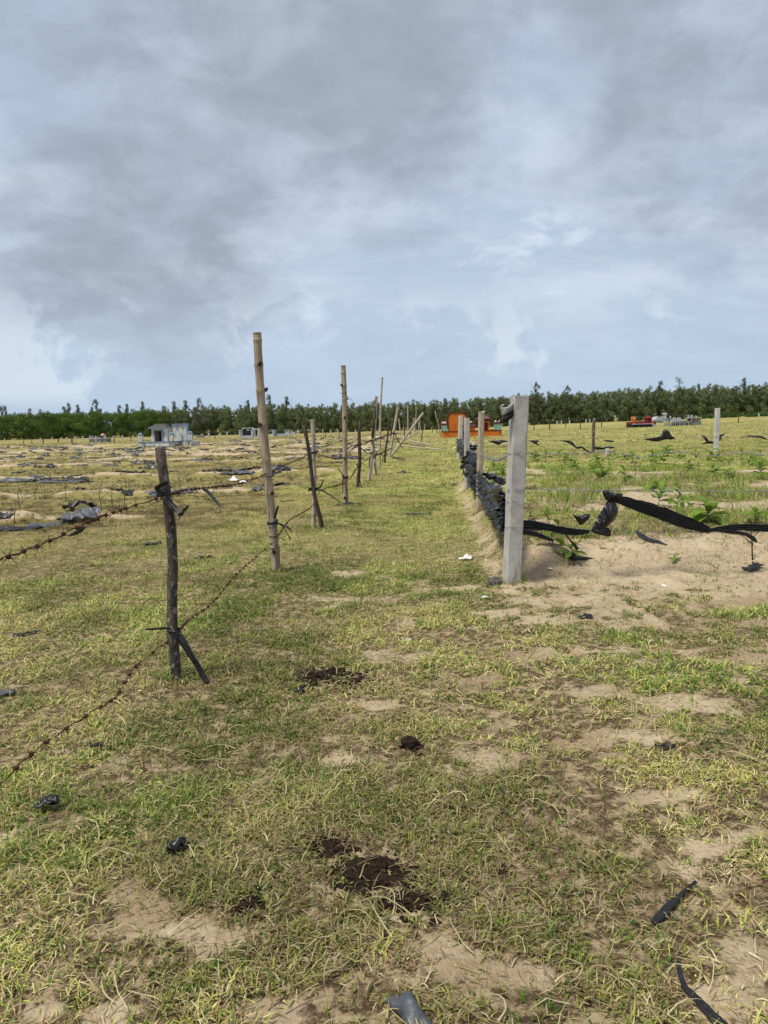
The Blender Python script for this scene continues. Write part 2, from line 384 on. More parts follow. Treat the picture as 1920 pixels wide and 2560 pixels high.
sandc = n.mix(n.math('MULTIPLY', damp_pit_a, 0.5), sandc, (0.235, 0.150, 0.078))
thatch = n.mix(n.map(n2, 0.4, 0.65), (0.075, 0.050, 0.026), (0.20, 0.138, 0.075))  # brown soil under the grass, colour darkened for shadow gaps between blades
thatch = n.mix(n.map(n3, 0.52, 0.64), thatch, (0.27, 0.20, 0.11))
thatch = n.mix(n.math('MULTIPLY', n.map(n.noise(pos, 11, 5, 0.65), 0.47, 0.62), 0.8), thatch, (0.42, 0.315, 0.19))
farg = n.mix(n.map(n1, 0.35, 0.68), (0.38, 0.34, 0.10), (0.28, 0.30, 0.075))
farg = n.mix(n.map(n.noise(pos, 7, 5, 0.7), 0.45, 0.72), farg, (0.40, 0.335, 0.14))
farg = n.mix(n.math('MULTIPLY', n.map(n0, 0.4, 0.65), 0.45), farg, (0.19, 0.145, 0.062))
farg = n.mix(n.math('MULTIPLY', dry_a, 0.65), farg, (0.225, 0.160, 0.070))
gr = n.mix(far_a, thatch, farg)
edge = n.math('ADD', sand_a, n.math('MULTIPLY', n.math('SUBTRACT', n2, 0.5), 1.1))
edge = n.math('ADD', edge, n.math('MULTIPLY', n.math('SUBTRACT', n.noise(pos, 6, 5, 0.6), 0.5), 1.0))
cc = n.mix(n.map(edge, 0.42, 0.74), gr, sandc)
n.L(cc, b.inputs['Base Color']); b.inputs['Roughness'].default_value = 0.95; b.inputs['Specular IOR Level'].default_value = 0.12
hh = n.math('ADD', n.math('MULTIPLY', n2, 0.7), n.math('MULTIPLY', n3, 0.3))
n.bump(b, hh, 0.9, 0.045)
M['ground'] = m

print('T1', round(_tm.time()-_t0,1))  # _tm
# ------------------------------------------------------------------ ground sheet
SP = [(865, 1437, .30, .22), (350, 2295, .13, .16), (470, 2330, .09, .08), (300, 2520, .13, .12), (700, 2530, .12, .07), (1130, 2380, .15, .16),
      (1310, 2150, .10, .07), (1440, 2200, .10, .08), (1215, 1895, .22, .16), (120, 2520, .10, .08), (1330, 2450, .10, .08), (1760, 2130, .14, .1),
      (1880, 2080, .16, .12), (1890, 2390, .14, .16), (950, 1760, .14, .09), (880, 1890, .13, .09), (1180, 1700, .22, .12), (1330, 1640, .3, .16),
      (560, 2360, .1, .06), (130, 2090, .07, .06), (60, 2170, .08, .06), (300, 1900, .12, .08), (1560, 1840, .3, .16), (1720, 1760, .35, .16),
      (1500, 1730, .22, .1), (1640, 1990, .18, .1), (1250, 1530, .35, .16), (1150, 1470, .3, .16), (1880, 1650, .3, .15), (1000, 2290, .1, .05), (1800, 2500, .14, .1)]
SPW = [(*G(a, b)[:2], rx, ry) for a, b, rx, ry in SP]
def sandmask(x, y):
    x = np.asarray(x, float); y = np.asarray(y, float)
    fr = np.interp(y, FR_Y, FR_X); fl = np.interp(y, FL_Y, FL_X)
    n1 = fbm(x * 1.1, y * 0.75, 21, 4); n2 = fbm(x * 3.2, y * 2.4, 22, 4)
    n3 = fbm(x * 9, y * 7, 23, 3)
    s = sst(n1 * 0.35 + n2 * 0.35 + n3 * 0.30, 0.55, 0.65) * 0.68
    s = s * (1 - 0.5 * sst(y, 6, 10) * (x < fr)) * (1 - 0.6 * sst(x, -0.5, -1.6) * sst(y, 3, 5))
    # trampled sandy apron before the plot
    ap = sst(x - fr, -0.75, 0.1) * sst(y, 3.0, 4.8) * sst(y, 7.2, 6.4)
    st = fbm(x * 0.75 + y * 0.3, y * 2.6, 24, 4)
    s = np.maximum(s, ap * sst(st * 0.6 + n3 * 0.4, 0.38, 0.58))
    s = np.maximum(s, sst(x - fr, -0.45, 0.1) * sst(y, 5.2, 6.1) * sst(y, 7.4, 6.7) * sst(n2 * 0.6 + n3 * 0.4, 0.34, 0.52))
    # bank round the plot and its open sand
    front = sst(y, 6.3, 6.6) * sst(y, 8.0, 7.4) * sst(x - fr, -0.25, 0.05)
    s = np.maximum(s, front * (0.45 + 0.8 * (fbm(x * 2.5, y * 4, 25, 4))))
    side = np.exp(-((x - fr + 0.12) / 0.20) ** 2) * sst(y, 6.5, 7.2) * sst(y, 24, 17)
    s = np.maximum(s, side * (0.30 + 0.75 * fbm(x * 5, y * 3.5, 26, 4)))
    pm = plot_mask(x, y)
    s = np.maximum(s, pm * sst(fbm(x * 0.6, y * 1.0, 27, 4), 0.46, 0.56) * sst(y, 24, 15))
    # old beds of the left field
    r = row_mask(x, y)
    s = np.maximum(s, sst(r * (0.45 + 1.0 * fbm(x * 2.6, y * 2.6, 35, 3)), 0.28, 0.54) * sst(fbm(x * 0.9, y * 1.4, 28, 4), 0.30, 0.48))
    lf = sst(fl - x, 1.2, 2.4) * sst(y, 26, 38) * sst(y, 100, 82)
    s = np.maximum(s, lf * sst(fbm(x * 0.5, y * 1.5, 29, 4), 0.47, 0.58) * 0.9)
    for (px, py, rx, ry) in SPW:
        d = np.sqrt(((x - px) / rx) ** 2 + ((y - py) / ry) ** 2) + 1.3 * (n2 - 0.5) + 1.5 * (n3 - 0.5)
        s = np.maximum(s, sst(d, 1.25, 0.35) * 0.85)
    # keep grass round the foot of the left fence posts and the strip left of it
    return np.clip(s, 0, 1)
def drymask(x, y):
    fl = np.interp(y, FL_Y, FL_X); fr = np.interp(y, FR_Y, FR_X)
    d = sst(fbm(x * 0.45, y * 0.4, 31, 4), 0.40, 0.62)
    d = np.maximum(d, 0.8 * np.exp(-(((x + 2.6) / 0.9) ** 2 + ((y - 6.6) / 1.6) ** 2)))
    lush = np.exp(-(((x + 1.55) / 0.7) ** 2 + ((y - 5.4) / 0.8) ** 2)) + 0.8 * np.exp(-(((x + 0.9) / 0.8) ** 2 + ((y - 8.8) / 1.0) ** 2)) \
        + 0.7 * np.exp(-(((x + 1.2) / 0.7) ** 2 + ((y - 3.0) / 0.7) ** 2)) + 0.8 * sst(x - fr, 0.3, 0.8) * sst(y, 7.6, 9) * sst(y, 24, 16) \
        + 0.9 * np.exp(-(((x - 2.3) / 0.8) ** 2 + ((y - 6.0) / 0.35) ** 2))
    return np.clip(np.maximum(d - lush, sst(fl - x, 0.8, 2.6) * sst(y, 9, 13) * (0.6 + 0.4 * d)), 0, 1)
def graded(lo_fine, hi_fine, step, lo, hi, g):
    c = list(np.arange(lo_fine, hi_fine + 1e-6, step)); s = step
    while c[-1] < hi: s *= g; c.append(c[-1] + s)
    s = step; a = [c[0]]
    while a[-1] > lo: s *= g; a.append(a[-1] - s)
    return np.array(a[:0:-1] + c)
gx = graded(-4.5, 5.5, 0.058, -2500, 2500, 1.07); gy = graded(1.0, 9.0, 0.055, -40, 4500, 1.03)
X, Y = np.meshgrid(gx, gy); nx, ny = len(gx), len(gy)
Z = terrain(X, Y); Z = np.where(Y > 300, Z * np.clip(1 - (Y - 300) / 600, 0, 1), Z)
def np_mesh(name, V, loops, starts, totals, mats, attrs=(), cols=(), smooth=True):
    me = bpy.data.meshes.new(name); me.vertices.add(len(V)); me.vertices.foreach_set('co', np.ascontiguousarray(V, np.float32).ravel())
    me.loops.add(len(loops)); me.loops.foreach_set('vertex_index', np.ascontiguousarray(loops, np.int32))
    me.polygons.add(len(starts)); me.polygons.foreach_set('loop_start', np.ascontiguousarray(starts, np.int32)); me.polygons.foreach_set('loop_total', np.ascontiguousarray(totals, np.int32))
    for k, a in attrs:
        at = me.attributes.new(k, 'FLOAT', 'POINT'); at.data.foreach_set('value', np.ascontiguousarray(a, np.float32).ravel())
    for k, a in cols:
        at = me.attributes.new(k, 'FLOAT_COLOR', 'POINT'); at.data.foreach_set('color', np.ascontiguousarray(a, np.float32).ravel())
    me.update(calc_edges=True); me.validate()
    me.polygons.foreach_set('use_smooth', np.full(len(me.polygons), smooth))
    me.materials.append(mats); return me
ii = np.arange((nx - 1) * (ny - 1)); r_ = ii // (nx - 1); c_ = ii % (nx - 1); q0 = r_ * nx + c_
loops = np.stack([q0, q0 + 1, q0 + nx + 1, q0 + nx], 1).ravel()
sm = sandmask(X, Y); sm = np.where(Y > 130, 0, sm)
dm = drymask(X, Y); fm = sst(Y, 4.5, 15)
dp = np.maximum(sst(fbm(X * 1.3, Y * 1.1, 33, 4), 0.52, 0.66) * sst(Y, 14, 7), 0.9 * sst(fbm(X * 2.5, Y * 2.2, 34, 4), 0.46, 0.6) * sst(X, 0.6, 1.2) * sst(Y, 4.6, 3.2))
for (px, py, pr, pd) in pits: dp = np.maximum(dp, np.exp(-(((X - px) / pr) ** 2 + ((Y - py) / pr) ** 2)) * 0.9)  # sand also made darker inside each pit
gme = np_mesh('ground', np.stack([X.ravel(), Y.ravel(), Z.ravel()], 1), loops, np.arange(len(ii)) * 4, np.full(len(ii), 4), M['ground'],
              [('sand', sm), ('dry', dm), ('far', fm), ('damp', dp)])
tag(link(bpy.data.objects.new('ground', gme)), 'dry grassy sand ground of the path and fields', None, kind='structure')
# ------------------------------------------------------------------ grass: every blade its own face(s)
GREEN = np.array([(0.115, 0.195, 0.026), (0.155, 0.245, 0.036), (0.22, 0.30, 0.048), (0.065, 0.130, 0.028), (0.18, 0.24, 0.052)])
YEL = np.array([(0.39, 0.40, 0.085), (0.47, 0.45, 0.125), (0.32, 0.355, 0.068), (0.52, 0.485, 0.17)])
STRAW = np.array([(0.50, 0.42, 0.22), (0.42, 0.325, 0.16), (0.58, 0.49, 0.28), (0.33, 0.23, 0.11), (0.24, 0.165, 0.085)])
def blade_field(name, n, xr, yr, L, Wd, three, label, keep=None, flat=0.45, ymul=1.0):
    # tufts first, then blades fanned round each tuft's heart; a third of the blades lie strewn singly
    per = 6; nt_ = n // per
    x = rng.uniform(*xr, nt_); y = yr[0] + (yr[1] - yr[0]) * rng.uniform(0, 1, nt_) ** ymul
    k = np.abs(x) < 0.60 * y + 1.3
    x = x[k]; y = y[k]
    s = sandmask(x, y); cl = fbm(x * 4.5, y * 4.5, 51, 3); cl2 = fbm(x * 1.2, y * 1.2, 52, 3)
    dens = (1 - 0.94 * sst(s + 0.7 * (cl - 0.5), 0.22, 0.75)) * (0.18 + 0.82 * sst(cl, 0.38, 0.62)) * (0.45 + 0.55 * sst(cl2, 0.36, 0.6))
    dens = np.maximum(dens, 0.05 * (s < 0.8))
    for (a, b_, rr) in BARE:
        if yr[0] - 1 < b_ < yr[1] + 1: dens = dens * (0.12 + 0.88 * sst(np.sqrt((x - a) ** 2 + (y - b_) ** 2), rr * 0.5, rr))
    k = rng.uniform(0, 1, len(x)) < dens; x = x[k]; y = y[k]; cl = cl[k]; nt_ = len(x)
    d = drymask(x, y); pk = rng.uniform(0, 1, nt_) + 0.55 * (fbm(x * 2.2, y * 2.2, 53, 3) - 0.5); hl = rng.uniform(0.7, 1.3, nt_); ton = rng.uniform(0.8, 1.2, nt_)
    rp = lambda a: np.repeat(a, per)
    x0, y0, cl, d, pk, hl, ton = map(rp, (x, y, cl, d, pk, hl, ton)); m_ = len(x0)
    pick = pk + rng.normal(0, 0.22, m_)
    pg = 0.55 - 0.32 * d; py_ = pg + 0.34 + 0.08 * d
    kind = np.where(pick < pg, 0, np.where(pick < py_, 1, 2))
    col = np.empty((m_, 3))
    for q, pal in enumerate((GREEN, YEL, STRAW)):
        w = kind == q; col[w] = pal[rng.integers(0, len(pal), w.sum())]
    col *= rng.uniform(0.75, 1.25, (m_, 1)) * ton[:, None]
    col *= (0.68 + 0.62 * sst(fbm(x0 * 1.7, y0 * 1.4, 54, 4), 0.30, 0.70))[:, None]
    lf = (sst(np.interp(y0, FL_Y, FL_X) - x0, 0.8, 2.6) * sst(y0, 9, 13))[:, None]
    col = col * (1 - lf * np.array([[0.44, 0.53, 0.34]]))
    single = rng.uniform(0, 1, m_) < 0.33
    sp = np.where(single, 1.3, 0.22) * L[1]
    x = x0 + rng.normal(0, 1, m_) * sp; y = y0 + rng.normal(0, 1, m_) * sp
    az = rng.uniform(0, 2 * np.pi, m_); ln = rng.uniform(L[0], L[1], m_) * np.where(kind == 2, 1.1, 1.0) * (0.7 + 0.6 * cl) * hl
    wd = rng.uniform(Wd[0], Wd[1], m_) * np.where(kind == 2, 0.8, 1.1)
    el = np.where(kind == 2, rng.uniform(0.0, 0.7, m_), rng.uniform(0.2, 1.25, m_))
    el = np.where(single & (rng.uniform(0, 1, m_) < flat + 0.2), el * 0.3, el)
    el2 = el - rng.uniform(0.2, 1.0, m_)
    z = terrain(x, y)
    z = z + np.where(kind == 2, rng.uniform(0, 0.014, m_), -0.004)
    hx, hy = np.cos(az), np.sin(az); sx, sy = -hy, hx
    tw = rng.uniform(-0.5, 0.5, m_) * wd
    B = np.stack([x, y, z], 1); S = np.stack([sx * wd, sy * wd, tw], 1) * 0.5
    m1 = B + np.stack([hx * np.cos(el), hy * np.cos(el), np.sin(el)], 1) * (ln * 0.5)[:, None]
    tp = m1 + np.stack([hx * np.cos(el2), hy * np.cos(el2), np.sin(el2)], 1) * (ln * 0.5)[:, None]
    tp[:, 2] = np.maximum(tp[:, 2], z - 0.003)
    base = np.arange(m_)
    if three:
        V = np.stack([B - S, B + S, m1 + S * 1.0, m1 - S * 1.0, tp], 1).reshape(-1, 3); i = base * 5
        lo = np.stack([i, i + 1, i + 2, i + 3, i + 3, i + 2, i + 4], 1).ravel()
        st = np.stack([base * 7, base * 7 + 4], 1).ravel(); to = np.tile([4, 3], m_); per = 5
    else:
        V = np.stack([B - S, B + S, (m1 + tp) * 0.5], 1).reshape(-1, 3); i = base * 3
        lo = np.stack([i, i + 1, i + 2], 1).ravel(); st = base * 3; to = np.full(m_, 3); per = 3
    C = np.repeat(np.concatenate([np.clip(col, 0, 1), np.ones((m_, 1))], 1), per, 0)
    me = np_mesh(name, V, lo, st, to, M['blade'], cols=[('bcol', C)], smooth=False)
    tag(link(bpy.data.objects.new(name, me)), label, None, kind='stuff')
    print(name, m_)
BARE = []      # filled with the dung heaps before the grass is sown

print('T2', round(_tm.time()-_t0,1))  # _tm
# ------------------------------------------------------------------ generic crumpled sheet and ribbons
def solid_grid(mb, Pm, th):
    """Pm: rows x cols x 3 array -> closed thin sheet"""
    R, C = Pm.shape[:2]
    du = np.gradient(Pm, axis=0); dv = np.gradient(Pm, axis=1); nn = np.cross(du, dv)
    nn /= (np.linalg.norm(nn, axis=2, keepdims=True) + 1e-9)
    A = (Pm + nn * th * 0.5).reshape(-1, 3); B = (Pm - nn * th * 0.5).reshape(-1, 3); o = R * C
    fs = []
    for i in range(R - 1):
        for j in range(C - 1):
            a = i * C + j; q = (a, a + 1, a + C + 1, a + C); fs.append(q); fs.append(tuple(o + k for k in reversed(q)))
    ring = [j for j in range(C)] + [i * C + C - 1 for i in range(1, R)] + [(R - 1) * C + j for j in range(C - 2, -1, -1)] + [i * C for i in range(R - 2, 0, -1)]
    for k in range(len(ring)):
        a, b_ = ring[k], ring[(k + 1) % len(ring)]; fs.append((a, a + o, b_ + o, b_))
    mb.add(np.concatenate([A, B]).tolist(), fs); return mb
def ribbon(mb, pts, widths, wdir=(0, 0, 1), pleat=0.0, npl=3, cross=7, th=0.003, seed=0, per=8, curl=0.0):
    """pleated film ribbon along a curve; width runs along wdir made square to the curve"""
    c = catmull(pts, per); n_ = len(c); w = np.interp(np.linspace(0, 1, n_), np.linspace(0, 1, len(widths)), widths)
    Pm = np.zeros((n_, cross, 3)); wd0 = Vector(wdir)
    for i, p in enumerate(c):
        t = (c[min(i + 1, n_ - 1)] - c[max(i - 1, 0)]).normalized()
        wd = wd0 - t * wd0.dot(t); wd = wd.normalized() if wd.length > 1e-3 else Vector((1, 0, 0)); nn = t.cross(wd)
        for j in range(cross):
            u = j / (cross - 1) - 0.5
            ph = u * 2 * math.pi * npl + seed
            off = pleat * w[i] * (math.sin(ph + 1.7 * float(vnoise(i * 0.3, j * 0.2, seed + 3))) + 0.9 * (float(vnoise(i * 0.5, j * 0.9, seed)) - 0.5))
            off += curl * w[i] * (u * u * 4)
            e = 1.0 + 0.28 * (float(vnoise(i * 0.6, (j > cross / 2) * 7.0, seed + 9)) - 0.5) if j in (0, cross - 1) else 1.0
            Pm[i, j] = p + wd * (u * w[i] * e) + nn * off
    return solid_grid(mb, Pm, th)
def ground_film(x, y, L, Wd, rz, crum=0.04, seed=0, th=0.003, heap=0.0):
    """sheet of torn film lying crumpled on the ground, edge ragged"""
    fine = .03 if y < 14 else (.045 if y < 26 else .10)
    R = max(7, min(34, int(L / fine) + 4)); C = max(6, min(20, int(Wd / fine) + 4))
    u = np.linspace(-0.5, 0.5, R)[:, None] * np.ones((1, C)); v = np.ones((R, 1)) * np.linspace(-0.5, 0.5, C)[None]
    wv = 0.55 + 0.75 * vnoise(u * 5 + seed * 3.1, u * 0 + 2, seed); v = v * wv + 0.35 * (vnoise(u * 3, u * 0, seed + 5) - 0.5)
    u = u * (0.8 + 0.4 * vnoise(v * 4, v * 0 + seed, seed + 2))
    lx = u * L; ly = v * Wd
    gx_ = x + lx * math.cos(rz) - ly * math.sin(rz); gy_ = y + lx * math.sin(rz) + ly * math.cos(rz)
    fk = max(1.0, .45 / L)
    rg = lambda f, q: 1 - np.abs(2 * vnoise(lx * f * fk + seed * 1.7 + ly * 2 * fk, ly * f * fk * 1.3, seed + q) - 1)
    z = terrain(gx_, gy_) + 0.004 + crum * (0.65 * rg(5, 7) ** 2 + 0.45 * rg(12, 8) ** 2)
    if heap: z = z + heap * np.exp(-((u / 0.22) ** 2 + (v / 0.3) ** 2)) * (0.4 + 1.2 * fbm(lx * 10, ly * 10, seed + 8, 2))
    return np.stack([gx_, gy_, z], 2)
def film_thing(name, label, group, x, y, L, Wd, rz, mt='film', crum=0.04, seed=0, heap=0.0, cat='plastic scrap', th=0.003):
    z0 = tz(x, y); mb = MB(); Pm = ground_film(x, y, L, Wd, rz, crum, seed, th, heap); Pm = Pm - np.array([x, y, z0])
    o = solid_grid(mb, Pm, th).build(name, M[mt], None, True); o.location = (x, y, z0)
    return tag(o, label, cat, group)
# ------------------------------------------------------------------ fence posts
def bamboo(name, base_px, top_px, wpx, label, group=None, mt='bamboo', nodes=None, depth=None, split=False, knots=True, sink=0.3, seed=0):
    B = G(*base_px); D = B.y if depth is None else depth; T = P(top_px[0], top_px[1], D)
    R = 0.5 * wpx * mpp(D); rr = random.Random(seed + int(base_px[0]))
    t = empty(name, B); ax = (T - B); H = ax.length; axn = ax.normalized()
    nodes = nodes or [k / (H / 0.40) for k in range(1, int(H / 0.40) + 1)]
    nodes = [q for q in nodes if 0.0 < q < 0.985]
    side = Vector((axn.z, 0, -axn.x)).normalized()
    def bend(q): return side * (0.012 * math.sin(q * 3.1 + seed) * H) + Vector((0, 0.01 * H * math.sin(q * 2.2 + 1 + seed), 0))
    off0 = bend(0.0); off1 = bend(1.0)
    def at(q): return axn * (H * q) + bend(q) - off0 - (off1 - off0) * q
    qs = [-sink / H, 0.0]; stops = [0.0] + nodes + [1.0]
    prof = [(-sink / H, 1.0), (0.0, 1.0)]
    for i in range(len(stops) - 1):
        a, b_ = stops[i], stops[i + 1]
        for f, k in ((0.06, 1.0), (0.3, 0.955), (0.7, 0.955), (0.93, 1.01), (0.975, 1.10)):
            prof.append((a + (b_ - a) * f, k))
    prof.append((1.0, 1.0 if not split else 1.15))
    pts = [at(q) for q, k in prof]; rad = [R * k * (1.03 - 0.12 * max(q, 0)) for q, k in prof]
    mb = MB(); n_ = 14; mb.tube(pts, rad, n_, cap=True)
    if split:
        mb = MB(); mb.tube(pts[:-1], rad[:-1], n_, cap=True); e = pts[-1]; s_ = pts[-2]
        mb.tube([s_ - side * R * .45, e - side * R * .95], [R * .55, R * .28], 6); mb.tube([s_ + side * R * .45, e + side * R * .75], [R * .55, R * .32], 6)
    culm = mb.build('culm', M[mt], t, True)
    if not split:   # dark disc painted for the shade inside the hollow cut top
        d_ = MB(); e = at(1.0); d_.tube([e - axn * 0.004, e + axn * 0.0035], [R * .62, R * .60], n_); d_.build('hollow_shade', M['knot'], t)
    for q in nodes:
        m2 = MB(); p = at(q); w = 0.010
        m2.tube([p - axn * w, p - axn * w * .2, p + axn * w * .5], [R * 1.02 * (1.03 - .12 * q), R * 1.13 * (1.03 - .12 * q), R * 1.0 * (1.03 - .12 * q)], n_); m2.build('node_ring', M['bamboo_node'], t, True)
    if knots and R > 0.02:
        for i, q in enumerate(nodes):
            if i % 2 == 0 or rr.random() < 0.2:
                a = -math.pi / 2 + rr.uniform(-0.9, 0.9) if i % 2 == 0 else rr.uniform(0, 6.28)
                d = Vector((math.cos(a), math.sin(a), 0.35)); p = at(q) + Vector((math.cos(a), math.sin(a), 0)) * R * 0.75
                m3 = MB(); m3.tube([p, p + d * R * .55, p + d * R * .85 + Vector((0, 0, R * .3))], [R * .55, R * .38, R * .12], 7); m3.build('branch_stub', M['knot'], t, True)
    tag(t, label, 'fence post', group)
    return t, B, T, R
def stick(name, base_px, top_px, wpx, label, group=None, mt='bark', sink=0.25, seed=0, depth=None, taper=0.85, ragged=True, kink=0.02, stubs=0):
    B = G(*base_px); D = B.y if depth is None else depth
    if depth is not None: B = P(base_px[0], base_px[1], depth); B.z = tz(B.x, B.y)
    T = P(top_px[0], top_px[1], D)
    R = 0.5 * wpx * mpp(D); t = empty(name, B); ax = T - B; H = ax.length; axn = ax.normalized(); rr = random.Random(seed + 31)
    n_ = 10; K = 14; pts = []; rad = []; ell = []
    for i in range(K + 1):
        q = i / K; z = -sink + (H + sink) * q
        k = math.sin(math.pi * max(0, min(1, z / H)))
        pts.append(axn * z + Vector((kink * H * math.sin(q * 5 + seed) * k, kink * H * math.cos(q * 4 + seed) * k, 0)))
        rad.append(R * (1.08 - (1.08 - taper) * q) * rr.uniform(0.95, 1.05)); ell.append([rr.uniform(0.9, 1.08) for _ in range(n_)])
    mb = MB(); mb.tube(pts, rad, n_, True, ell)
    if mt == 'bark_dark' and H > .6:
        for s_ in (-1, 1): e = pts[-1]; mb.tube([e - axn * R, e + axn * R * (2.2 + s_) + Vector((s_ * R * .6, 0, 0))], [R * .6, R * .18], 5)
    elif ragged:
        e = pts[-1]; mb.tube([e - axn * 0.01, e + axn * R * 1.1 + Vector((R * .35, 0, 0))], [R * .55, R * .12], 6)
    mb.build('shaft', M[mt], t, True)
    for k in range(stubs):
        z = H * rr.uniform(0.25, 0.9); a = rr.uniform(0, 6.28); d = Vector((math.cos(a), math.sin(a), .6)); m2 = MB()
        p = axn * z + Vector((math.cos(a), math.sin(a), 0)) * R * .6; m2.tube([p, p + d * R * 1.1], [R * .4, R * .2], 6); m2.build('branch_stub', M['knot'], t, True)
    tag(t, label, 'fence post', group); return t, B, T, R
def cpost(name, base_px, top_px, wpx, label, group=None, mt='concrete', sink=0.35, depth=None, rz=0.12, bevel=0.012, cat='fence post', seed=0, rough=0.003):
    B = G(*base_px); D = B.y if depth is None else depth; T = P(top_px[0], top_px[1], D); w = wpx * mpp(D) * 0.93
    H = (T - B).length; K = 12; rr = random.Random(seed); mb = MB(); vs = []; fs = []
    ax = (T - B).normalized(); b_ = min(bevel, w * .2); h = w / 2
    poly = [(-h + b_, -h), (h - b_, -h), (h, -h + b_), (h, h - b_), (h - b_, h), (-h + b_, h), (-h, h - b_), (-h, -h + b_)]
    c, s = math.cos(rz), math.sin(rz)
    for i in range(K + 1):
        z = -sink + (H + sink) * i / K
        for (x, y) in poly:
            j = rr.uniform(-rough, rough); vs.append(ax * z + Vector((x * c - y * s + j, x * s + y * c + j, rr.uniform(-rough, rough) * (3 if i == K else 1))))
    for i in range(K):
        for k in range(8): fs.append((i * 8 + k, i * 8 + (k + 1) % 8, (i + 1) * 8 + (k + 1) % 8, (i + 1) * 8 + k))
    fs.append(tuple(reversed(range(8)))); fs.append(tuple(range(K * 8, K * 8 + 8)))
    o = mb.add(vs, fs).build(name, M[mt]); o.location = B
    tag(o, label, cat, group); return o, B, T, w
post_bases = []
bam1, b1B, b1T, b1R = bamboo('bamboo_post', (691, 1427), (643, 832), 23, 'tall thick tan bamboo post with dark branch knots', nodes=[0.085, 0.20, 0.335, 0.475, 0.622, 0.765, 0.872, 0.972], seed=2)
stk1, s1B, s1T, s1R = stick('stake', (443, 1698), (400, 1118), 27, 'dark rough bark stake with flat cut top and long black tie', seed=4, mt='bark', stubs=2, ragged=False, taper=0.92)
bam2, b2B, b2T, b2R = bamboo('bamboo_post', (864, 1261), (858, 914), 13.5, 'tall straight pale bamboo post with thin wire curl near its top', mt='bamboo', nodes=[.05, .2, .335, .485, .63, .76, .86, .95], seed=5)
dbl1, d1B, d1T, d1R = bamboo('bamboo_post', (784, 1319), (781, 1049), 11.5, 'short bleached bamboo post with a dark stake crossing it', mt='bamboo_pale', nodes=[.12, .47, .86], seed=6, knots=False)
dbl2, d2B, d2T, d2R = stick('stake', (806, 1312), (759, 1062), 11, 'dark leaning stake crossing in front of short bleached bamboo', mt='bark_dark', seed=9, taper=0.8, depth=d1B.y - 0.13)
stk3, s3B, s3T, s3R = stick('stake', (894, 1219), (900, 1054), 9, 'short dark stake with forked top past the tall pale bamboo', mt='bark_dark', seed=12, stubs=2)
polA, pAB, pAT, pAR = bamboo('bamboo_post', (922, 1203), (941, 993), 8.5, 'grey bamboo post leaning right with blackened upper half', mt='bamboo_pale', seed=13, knots=False)
_m = MB(); _a = pAT - pAB; _m.tube([_a * .52 + Vector((.004, 0, 0)), _a * .75, _a * 1.0 + Vector((0, 0, .02))], [pAR * 1.02, pAR * 1.08, pAR * .8], 10); _m.build('charred_top', M['bark_dark'], polA, True)
polB, pBB, pBT, pBR = bamboo('bamboo_post', (938, 1188), (931, 1070), 8, 'short pale bamboo post bound beside the leaning blackened one', mt='bamboo_pale', seed=14, knots=False)
polC, pCB, pCT, pCR = bamboo('bamboo_post', (949, 1172), (956, 943), 5.2, 'tallest slim grey bamboo pole of the far fence stretch', mt='bamboo_pale', seed=15, knots=False)
stkD, sDB, sDT, sDR = stick('stake', (962, 1157), (971, 1058), 5, 'thin blackened stake beside the forked bamboo', mt='bark_dark', seed=16)
polE, pEB, pET, pER = bamboo('bamboo_post', (974, 1144), (995, 1017), 7, 'bamboo post with splayed forked top beside fallen poles', mt='bamboo_pale', seed=17, split=True, knots=False)
stkF, sFB, sFT, sFR = stick('stake', (975, 1136), (979, 1062), 4.5, 'short dark stake close against the forked bamboo', mt='bark_dark', seed=18)
# slender poles further along the same fence: (base, top, width px, material)
FARP = [((1001, 1091), (997, 1046), 3.4, 'bamboo_pale'), ((1010, 1099), (1012, 1035), 3.0, 'bark_dark'), ((1020, 1080), (1020, 1013), 3.4, 'bamboo_pale'),
        ((1026, 1092), (1027, 1068), 2.6, 'bark_dark'), ((1038, 1080), (1040, 1017), 2.2, 'wood_grey'), ((1037, 1084), (1036, 1045), 2.8, 'bamboo_pale'), ((1043, 1079), (1042, 1058), 2.5, 'bark_dark'),
        ((1047, 1077), (1047, 1054), 2.5, 'bamboo_pale'), ((1051, 1076), (1050, 1051), 2.2, 'wood_grey'), ((1056, 1074), (1055, 1047), 2.8, 'bamboo_pale'), ((1054, 1101), (1059, 1057), 2.8, 'bark_dark'),
        ((1068, 1074), (1070, 1032), 2.8, 'bamboo_pale'), ((1102, 1094), (1088, 1029), 3.0, 'wood_grey'), ((1102, 1073), (1095, 1040), 2.8, 'bamboo_pale'), ((1081, 1082), (1081, 1069), 2.2, 'bark_dark'),
        ((1093, 1082), (1090, 1066), 2.2, 'bark_dark'), ((1062, 1075), (1062, 1060), 2.2, 'wood_grey'), ((1031, 1077), (1033, 1046), 2.2, 'wood_grey')]
for i, (bp, tp, w, mt) in enumerate(FARP):
    lab = {'bark_dark': 'thin dark stake of the ragged far end of the bamboo fence', 'wood_grey': 'thin weathered grey pole at the ragged far end of the fence', 'bamboo_pale': 'slender pale bamboo pole at the ragged far end of the fence'}[mt]
    if mt == 'bamboo_pale': bamboo('bamboo_post', bp, tp, w, lab, 'pale poles at the far end of the fence', mt=mt, seed=i, knots=False)
    else: stick('stake', bp, tp, w, lab, 'dark stakes at the far end of the fence' if mt == 'bark_dark' else 'grey poles at the far end of the fence', mt=mt, seed=i + 50)
